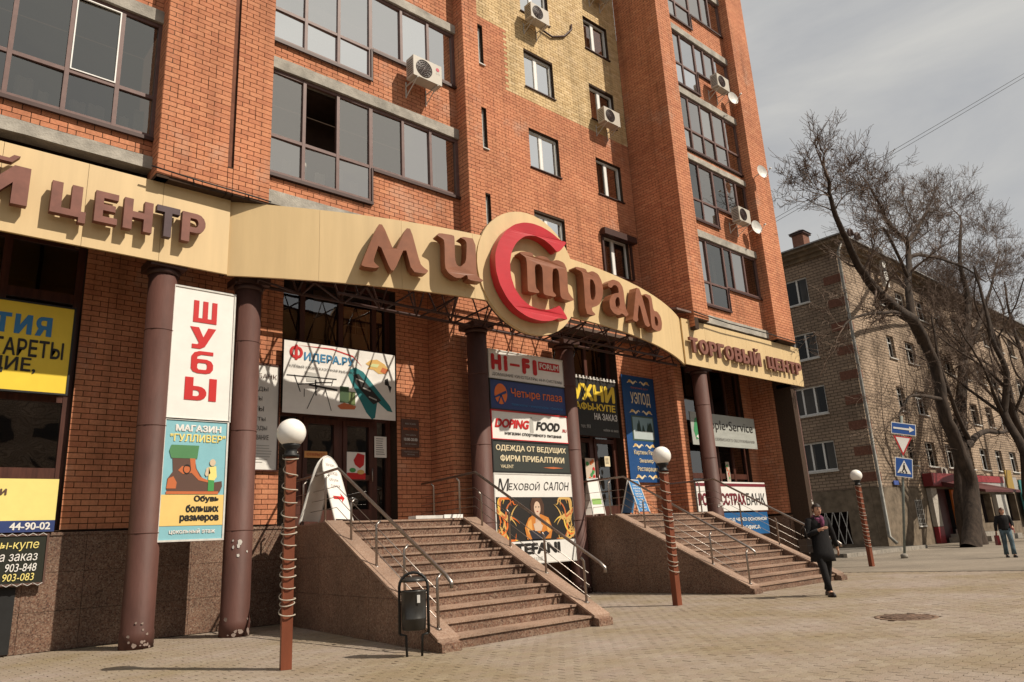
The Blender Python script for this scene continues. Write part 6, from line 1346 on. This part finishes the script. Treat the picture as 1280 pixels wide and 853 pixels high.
# ================================================================== PEOPLE
def body(name, joints, edges, parent, m, sub=2):
    me = bpy.data.meshes.new(name); me.from_pydata([Vector(j[:3]) for j in joints], edges, []); o = bpy.data.objects.new(name+'_tmp', me); COL.objects.link(o)
    o.modifiers.new('skin', 'SKIN'); me.skin_vertices or None
    bpy.context.view_layer.update()
    sk = me.skin_vertices[0].data
    for i, j in enumerate(joints): sk[i].radius = (j[3], j[4] if len(j) > 4 else j[3])
    sk[0].use_root = True
    s_ = o.modifiers.new('sub', 'SUBSURF'); s_.levels = sub; s_.render_levels = sub
    dg = bpy.context.evaluated_depsgraph_get(); dg.update(); r = bpy.data.meshes.new_from_object(o.evaluated_get(dg)); bpy.data.objects.remove(o)
    mb = MB(); mb.v = [tuple(v.co) for v in r.vertices]; mb.f = [tuple(p.vertices) for p in r.polygons]; mb.sm = [True]*len(mb.f); return mb.build(name, m, parent)
def loft(mb, rings, n=20, cap=True):
    """rings: (cx,cy,z,rx,ry,rot)"""
    b = len(mb.v)
    for (cx, cy, z, rx, ry, ro) in rings:
        for k in range(n):
            a = 2*math.pi*k/n; x, y = rx*math.cos(a), ry*math.sin(a); mb.v.append((cx+x*math.cos(ro)-y*math.sin(ro), cy+x*math.sin(ro)+y*math.cos(ro), z))
    for i in range(len(rings)-1):
        for k in range(n): mb.f.append((b+i*n+k, b+i*n+(k+1) % n, b+(i+1)*n+(k+1) % n, b+(i+1)*n+k)); mb.sm.append(True)
    if cap:
        mb.f.append(tuple(b+k for k in range(n))[::-1]); mb.sm.append(False); e = b+(len(rings)-1)*n; mb.f.append(tuple(e+k for k in range(n))); mb.sm.append(True)
    return mb
def person(loc, face, H, label, style):
    """face: heading angle of the walking direction"""
    t = thing('person', loc, label, 'person'); ox, oy, oz = loc; c, s = math.cos(face), math.sin(face); k = H/1.68
    def P(f_, l_, z): return (ox+(f_*c-l_*s)*k, oy+(f_*s+l_*c)*k, oz+z*k)     # forward, left, up
    def J(f_, l_, z, r, r2=None): return (*P(f_, l_, z), r*k, (r2 or r)*k)
    jt = [J(0, 0, .95, .13, .10), J(.0, 0, 1.12, .12, .09), J(.01, 0, 1.28, .14, .09), J(.02, 0, 1.38, .10, .07), J(.03, 0, 1.45, .045), J(.05, 0, 1.50, .05),
          J(.02, .09, .88, .085), J(style['lf'][0]*.5+.05, .085, .50, .058), J(style['lf'][0], .07, .10, .038), J(style['lf'][0]+.12, .075, .035, .03),
          J(0, -.09, .88, .085), J(style['rf'][0]*.45+.03, -.085, .50, .058), J(style['rf'][0], -.07, .10+style['rf'][1], .038), J(style['rf'][0]+.12, -.075, .035+style['rf'][1]*.4, .03),
          J(.01, .17, 1.36, .055), J(*style['le'], .042), J(*style['lh'], .028),
          J(.01, -.17, 1.36, .055), J(*style['re'], .042), J(*style['rh'], .028)]
    ed = [(0,1),(1,2),(2,3),(3,4),(4,5),(0,6),(6,7),(7,8),(8,9),(0,10),(10,11),(11,12),(12,13),(3,14),(14,15),(15,16),(3,17),(17,18),(18,19)]
    def hand(wr, el, ns):
        w = Vector(wr); d = (w-Vector(el)).normalized(); u, v = frame_of(d)
        i0 = len(jt); jt.append((*(w+d*.055*k), .026*k, .018*k)); ed.append((ns, i0))
        for q in range(4):
            o_ = (q-1.5)*.017; b_ = len(jt); jt.append((*(w+d*.085*k+u*o_*k), .009*k)); jt.append((*(w+d*(.125+(.01 if q in (1, 2) else 0))*k+u*o_*1.1*k+v*.012*k), .008*k)); jt.append((*(w+d*(.15+(.012 if q in (1, 2) else 0))*k+u*o_*1.1*k+v*.03*k), .007*k)); ed.extend([(i0, b_), (b_, b_+1), (b_+1, b_+2)])
        b_ = len(jt); jt.append((*(w+d*.045*k+u*.04*k), .010*k)); jt.append((*(w+d*.085*k+u*.055*k+v*.012*k), .008*k)); ed.extend([(i0, b_), (b_, b_+1)])
    hand(jt[16][:3], jt[15][:3], 16); hand(jt[19][:3], jt[18][:3], 19)
    bd = body('body', jt, ed, t, M_skin, 1)
    # head with face
    hc = Vector(P(.05, 0, 1.575)); hf = face+style.get('turn', 0); F = Vector((math.cos(hf), math.sin(hf), 0)); Lf = Vector((-math.sin(hf), math.cos(hf), 0)); Z = Vector((0, 0, 1)); mb = MB(); n, m_ = 22, 16; pts = []
    for i in range(m_+1):
        th = math.pi*i/m_
        for j in range(n):
            ph = 2*math.pi*j/n; x, y, z = math.sin(th)*math.cos(ph), math.sin(th)*math.sin(ph), math.cos(th)
            fx = x*.092; ly = y*.074*(1-.25*max(0, -z)); hz = z*.118
            if x > .75 and -.45 < z < .25 and abs(y) < .2: fx += .022*(1-abs(y)/.2)*(1 if z < -.05 else .4)     # nose
            if x > .5 and .0 < z < .25 and .25 < abs(y) < .6: fx -= .008                                         # eye sockets
            if z < -.6: fx += .012*max(0, x)
            pts.append(hc+F*fx*k+Lf*ly*k+Z*hz*k)
    mb.add(pts, [(i*n+j, (i+1)*n+j, (i+1)*n+(j+1) % n, i*n+(j+1) % n) for i in range(m_) for j in range(n)], True)
    hd = mb.build('head', M_skin, t)
    for sgn in (-1, 1):
        e_ = MB(); e_.lathe(hc+F*.082*k+Lf*sgn*.03*k+Z*.012*k, [(.001, -.008), (.010, -.004), (.011, .002), (.001, .008)], 8); e_.build('eye', M_black, hd)
        e_ = MB(); e_.tube([hc+F*.085*k+Lf*sgn*.015*k+Z*.03*k, hc+F*.083*k+Lf*sgn*.045*k+Z*.03*k], .004*k, 4); e_.build('eyebrow', M_hair, hd)
        e_ = MB(); e_.tube([hc+Lf*sgn*.074*k+Z*.02*k, hc+Lf*sgn*.082*k-F*.01*k, hc+Lf*sgn*.072*k-Z*.03*k], .010*k, 6); e_.build('ear', M_skin, hd)
    e_ = MB(); e_.tube([hc+F*.086*k-Lf*.022*k-Z*.058*k, hc+F*.094*k-Z*.057*k, hc+F*.086*k+Lf*.022*k-Z*.058*k], .006*k, 6); e_.build('mouth', flat((.35,.10,.09)), hd)
    # hair cap
    mb = MB(); pts = []; 
    for i in range(10):
        th = math.pi*.62*i/9
        for j in range(n):
            ph = 2*math.pi*j/n; x, y, z = math.sin(th)*math.cos(ph), math.sin(th)*math.sin(ph), math.cos(th)
            if x > .2: x2, y2, z2 = x, y, max(z, .42+.0*y)
            else: x2, y2, z2 = x, y, z-(style.get('hairlen', .0))*max(0, -x)*(i/9)
            q = (.104*k*x2-.006*k, .084*k*y2, .128*k*z2); pts.append(hc+F*q[0]+Lf*q[1]+Z*q[2])
    mb.add(pts, [(i*n+j, (i+1)*n+j, (i+1)*n+(j+1) % n, i*n+(j+1) % n) for i in range(9) for j in range(n)], True); mb.build('hair', style['hair'], t)
    if style.get('bun'): mb = MB(); loft(mb, [(*(hc-F*.11*k+Z*(.05+.035*math.cos(a))*k), max(.002, .035*k*math.sin(a)), max(.002, .035*k*math.sin(a)), 0) for a in [.05, .6, 1.2, 1.57, 2, 2.6, 3.1]], 12); mb.build('hair_bun', style['hair'], t)
    # upper garment
    ro = face; mb = MB()
    def ring(f_, l_, z, rx, ry): p = P(f_, l_, z); return (p[0], p[1], p[2], rx*k, ry*k, ro)
    loft(mb, [ring(*q) for q in style['coat']], 24); mb.build(style['coatname'], style['coatmat'], t)
    for a, b_, d_ in ((14, 15, 16), (17, 18, 19)):
        mb = MB(); A, B, D = Vector(jt[a][:3]), Vector(jt[b_][:3]), Vector(jt[d_][:3]); mb.tube([A+Vector((0, 0, .075))*k, A+Vector((0, 0, .06))*k, A+Vector((0, 0, .02))*k, A.lerp(B, .5), B, B.lerp(D, .5), B.lerp(D, .9)], [.02*k, .055*k, .074*k, .064*k, .056*k, .050*k, .046*k], 12); mb.build('sleeve', style['coatmat'], t)
    # trousers
    for ids in ((6, 7, 8), (10, 11, 12)):
        A, B, D = [Vector(jt[i][:3]) for i in ids]; mb = MB(); w = style['tw']; mb.tube([A+Z*.08*k, A.lerp(B, .5), B, B.lerp(D, .5), D+Z*.0], [.10*k, .086*k, w[0]*k, w[1]*k, w[2]*k], 14); mb.build('trouser_leg', style['legmat'], t)
    mb = MB(); loft(mb, [ring(0, 0, .80, .10, .15), ring(0, 0, .95, .115, .165), ring(0, 0, 1.03, .10, .145)], 18); mb.build('trousers', style['legmat'], t)
    for fi, an in ((9, 8), (13, 12)):
        A, B = Vector(jt[an][:3]), Vector(jt[fi][:3]); d = (B-A); d.z = 0; d.normalize(); sd_ = Vector((-d.y, d.x, 0)); zb = B.z-.035*k; mb = MB()
        out = [(-.06, .028), (-.02, .036), (.06, .038), (.13, .042), (.18, .030), (.20, .004)]; lo = [A+d*u*k+sd_*w_*k for u, w_ in out]+[A+d*u*k-sd_*w_*k for u, w_ in out[::-1]]
        n2 = len(lo); V = [(p.x, p.y, zb) for p in lo]+[(p.x, p.y, zb+.04*k) for p in lo]+[((p.x*.6+A.x*.4), (p.y*.6+A.y*.4), zb+.085*k) for p in lo]
        mb.add(V, [(i, (i+1) % n2, n2+(i+1) % n2, n2+i) for i in range(n2)]+[(n2+i, n2+(i+1) % n2, 2*n2+(i+1) % n2, 2*n2+i) for i in range(n2)]+[tuple(range(n2))[::-1], tuple(range(2*n2, 3*n2))], True); mb.build('shoe', M_leather, t)
    return t, P, jt
face1 = math.atan2(-13.9*0-.80, -.60)
t, P, jt = person((13.95, 7.0, 0), face1, 1.66, 'woman in a long black coat and purple scarf striding past the far stairs', dict(
    lf=(-.16, 0), rf=(.20, .0), le=(-.03, .27, 1.12), lh=(-.10, .36, .86), re=(.02, -.27, 1.10), rh=(.24, -.10, 1.20), turn=.1, hair=M_hair, bun=True,
    coat=[(0, 0, .62, .17, .24), (0, 0, .78, .16, .225), (0, 0, .95, .145, .20), (0, 0, 1.10, .125, .175), (0, 0, 1.25, .135, .19), (.01, 0, 1.36, .118, .205), (.01, 0, 1.40, .10, .19), (.02, 0, 1.435, .08, .13), (.03, 0, 1.46, .06, .07)], coatname='coat', coatmat=M_coat, tw=(.070, .062, .056), legmat=M_coat))
mb = MB()
for j in range(3): mb.tube([Vector(P(.03+.08*math.cos(a), .085*math.sin(a), 1.375+.026*j-.016*math.cos(a)*2)) for a in [2*math.pi*i/18 for i in range(19)]], .030, 8)
mb.tube([P(.10, .02, 1.44), P(.14, .03, 1.36), P(.15, .01, 1.24)], [.035, .04, .03], 8); mb.build('scarf', M_scarf, t)
hb = thing('handbag', P(.05, -.33, .84), 'black handbag hanging from the arm of the woman in the black coat', 'handbag'); q = Vector(P(.05, -.33, .80)); d = Vector((math.cos(face1), math.sin(face1), 0)); s_ = Vector((-d.y, d.x, 0))
mb = MB(); mb.obox(q-d*.17-s_*.05, d*.34, s_*.10, (0, 0, .24)); mb.build('bag_body', M_leather, hb); mb = MB(); mb.obox(q-d*.172-s_*.052+Vector((0, 0, .12)), d*.344, s_*.104, (0, 0, .012)); mb.build('bag_trim', M_bin, hb); mb = MB(); mb.tube([q-d*.12+Vector((0, 0, .24)), q-d*.08+Vector((0, 0, .42)), q+Vector((0, 0, .48)), q+d*.08+Vector((0, 0, .42)), q+d*.12+Vector((0, 0, .24))], .010, 6); mb.build('strap', M_leather, hb)
face2 = math.atan2(-.55, -.83)
t, P, jt = person((27.6, 7.75, 0), face2, 1.50, 'woman in a black jumper and blue jeans walking by the trees at the right', dict(
    lf=(.17, 0), rf=(-.14, .0), le=(.02, .26, 1.12), lh=(.16, .20, 1.04), re=(-.03, -.26, 1.12), rh=(-.02, -.28, .88), turn=0, hair=flat((.07,.025,.012)), hairlen=.9,
    coat=[(0, 0, .92, .13, .18), (0, 0, .98, .13, .18), (0, 0, 1.10, .115, .165), (0, 0, 1.25, .135, .185), (.01, 0, 1.36, .112, .20), (.01, 0, 1.40, .095, .185), (.02, 0, 1.43, .075, .12), (.03, 0, 1.45, .05, .06)], coatname='jumper', coatmat=M_coat, tw=(.075, .07, .078), legmat=M_jeans))
q = Vector(P(-.02, -.30, .42)); d = Vector((math.cos(face2), math.sin(face2), 0)); s_ = Vector((-d.y, d.x, 0)); hb = thing('shopping_bag', q, 'dark red bag carried low by the woman in jeans', 'bag')
mb = MB(); mb.prism([(-.14, 0), (.14, 0), (.11, .30), (-.11, .30)], q-s_*.04, d, (0, 0, 1), s_*.08); mb.build('bag_body', M_redbag, hb); mb = MB(); mb.tube([q-d*.07+Vector((0, 0, .30)), q+Vector((0, 0, .42)), q+d*.07+Vector((0, 0, .30))], .008, 5); mb.build('strap', M_redbag, hb)

# ================================================================== UNSEEN HOUSE ADDED ACROSS THE STREET (to fill pane reflections and block low sky)
def plain_house(name, label, x0, x1, y0, y1, h, facing, m):
    t = thing(name, ((x0+x1)/2, (y0+y1)/2, 0), label, 'building'); mb = MB(); mb.box(x0, x1, y0, y1, 0, h); mb.build('wall', m, t)
    mb = MB(); mb.box(x0-.4, x1+.4, y0-.4, y1+.4, h+.01, h+.4); mb.build('roof', M_roof, t); k = MB(); z = 1.6
    while z < h-2:
        if facing == 'y':
            x = x0+1.5
            while x < x1-2: k.box(x, x+1.5, y1-.05, y1+.02, z, z+1.5); x += 3.2
        else:
            y = y0+1.5
            while y < y1-2: k.box(x1-.05, x1+.02, y, y+1.5, z, z+1.5); y += 3.2
        z += 2.9
    o = k.build('windows', M_bin, t); o['kind'] = 'stuff'
plain_house('added_opposite_house', 'unseen five storey brick house added across the street for the shop panes to mirror', -30, 70, -46, -34, 15, 'y', M_pale)
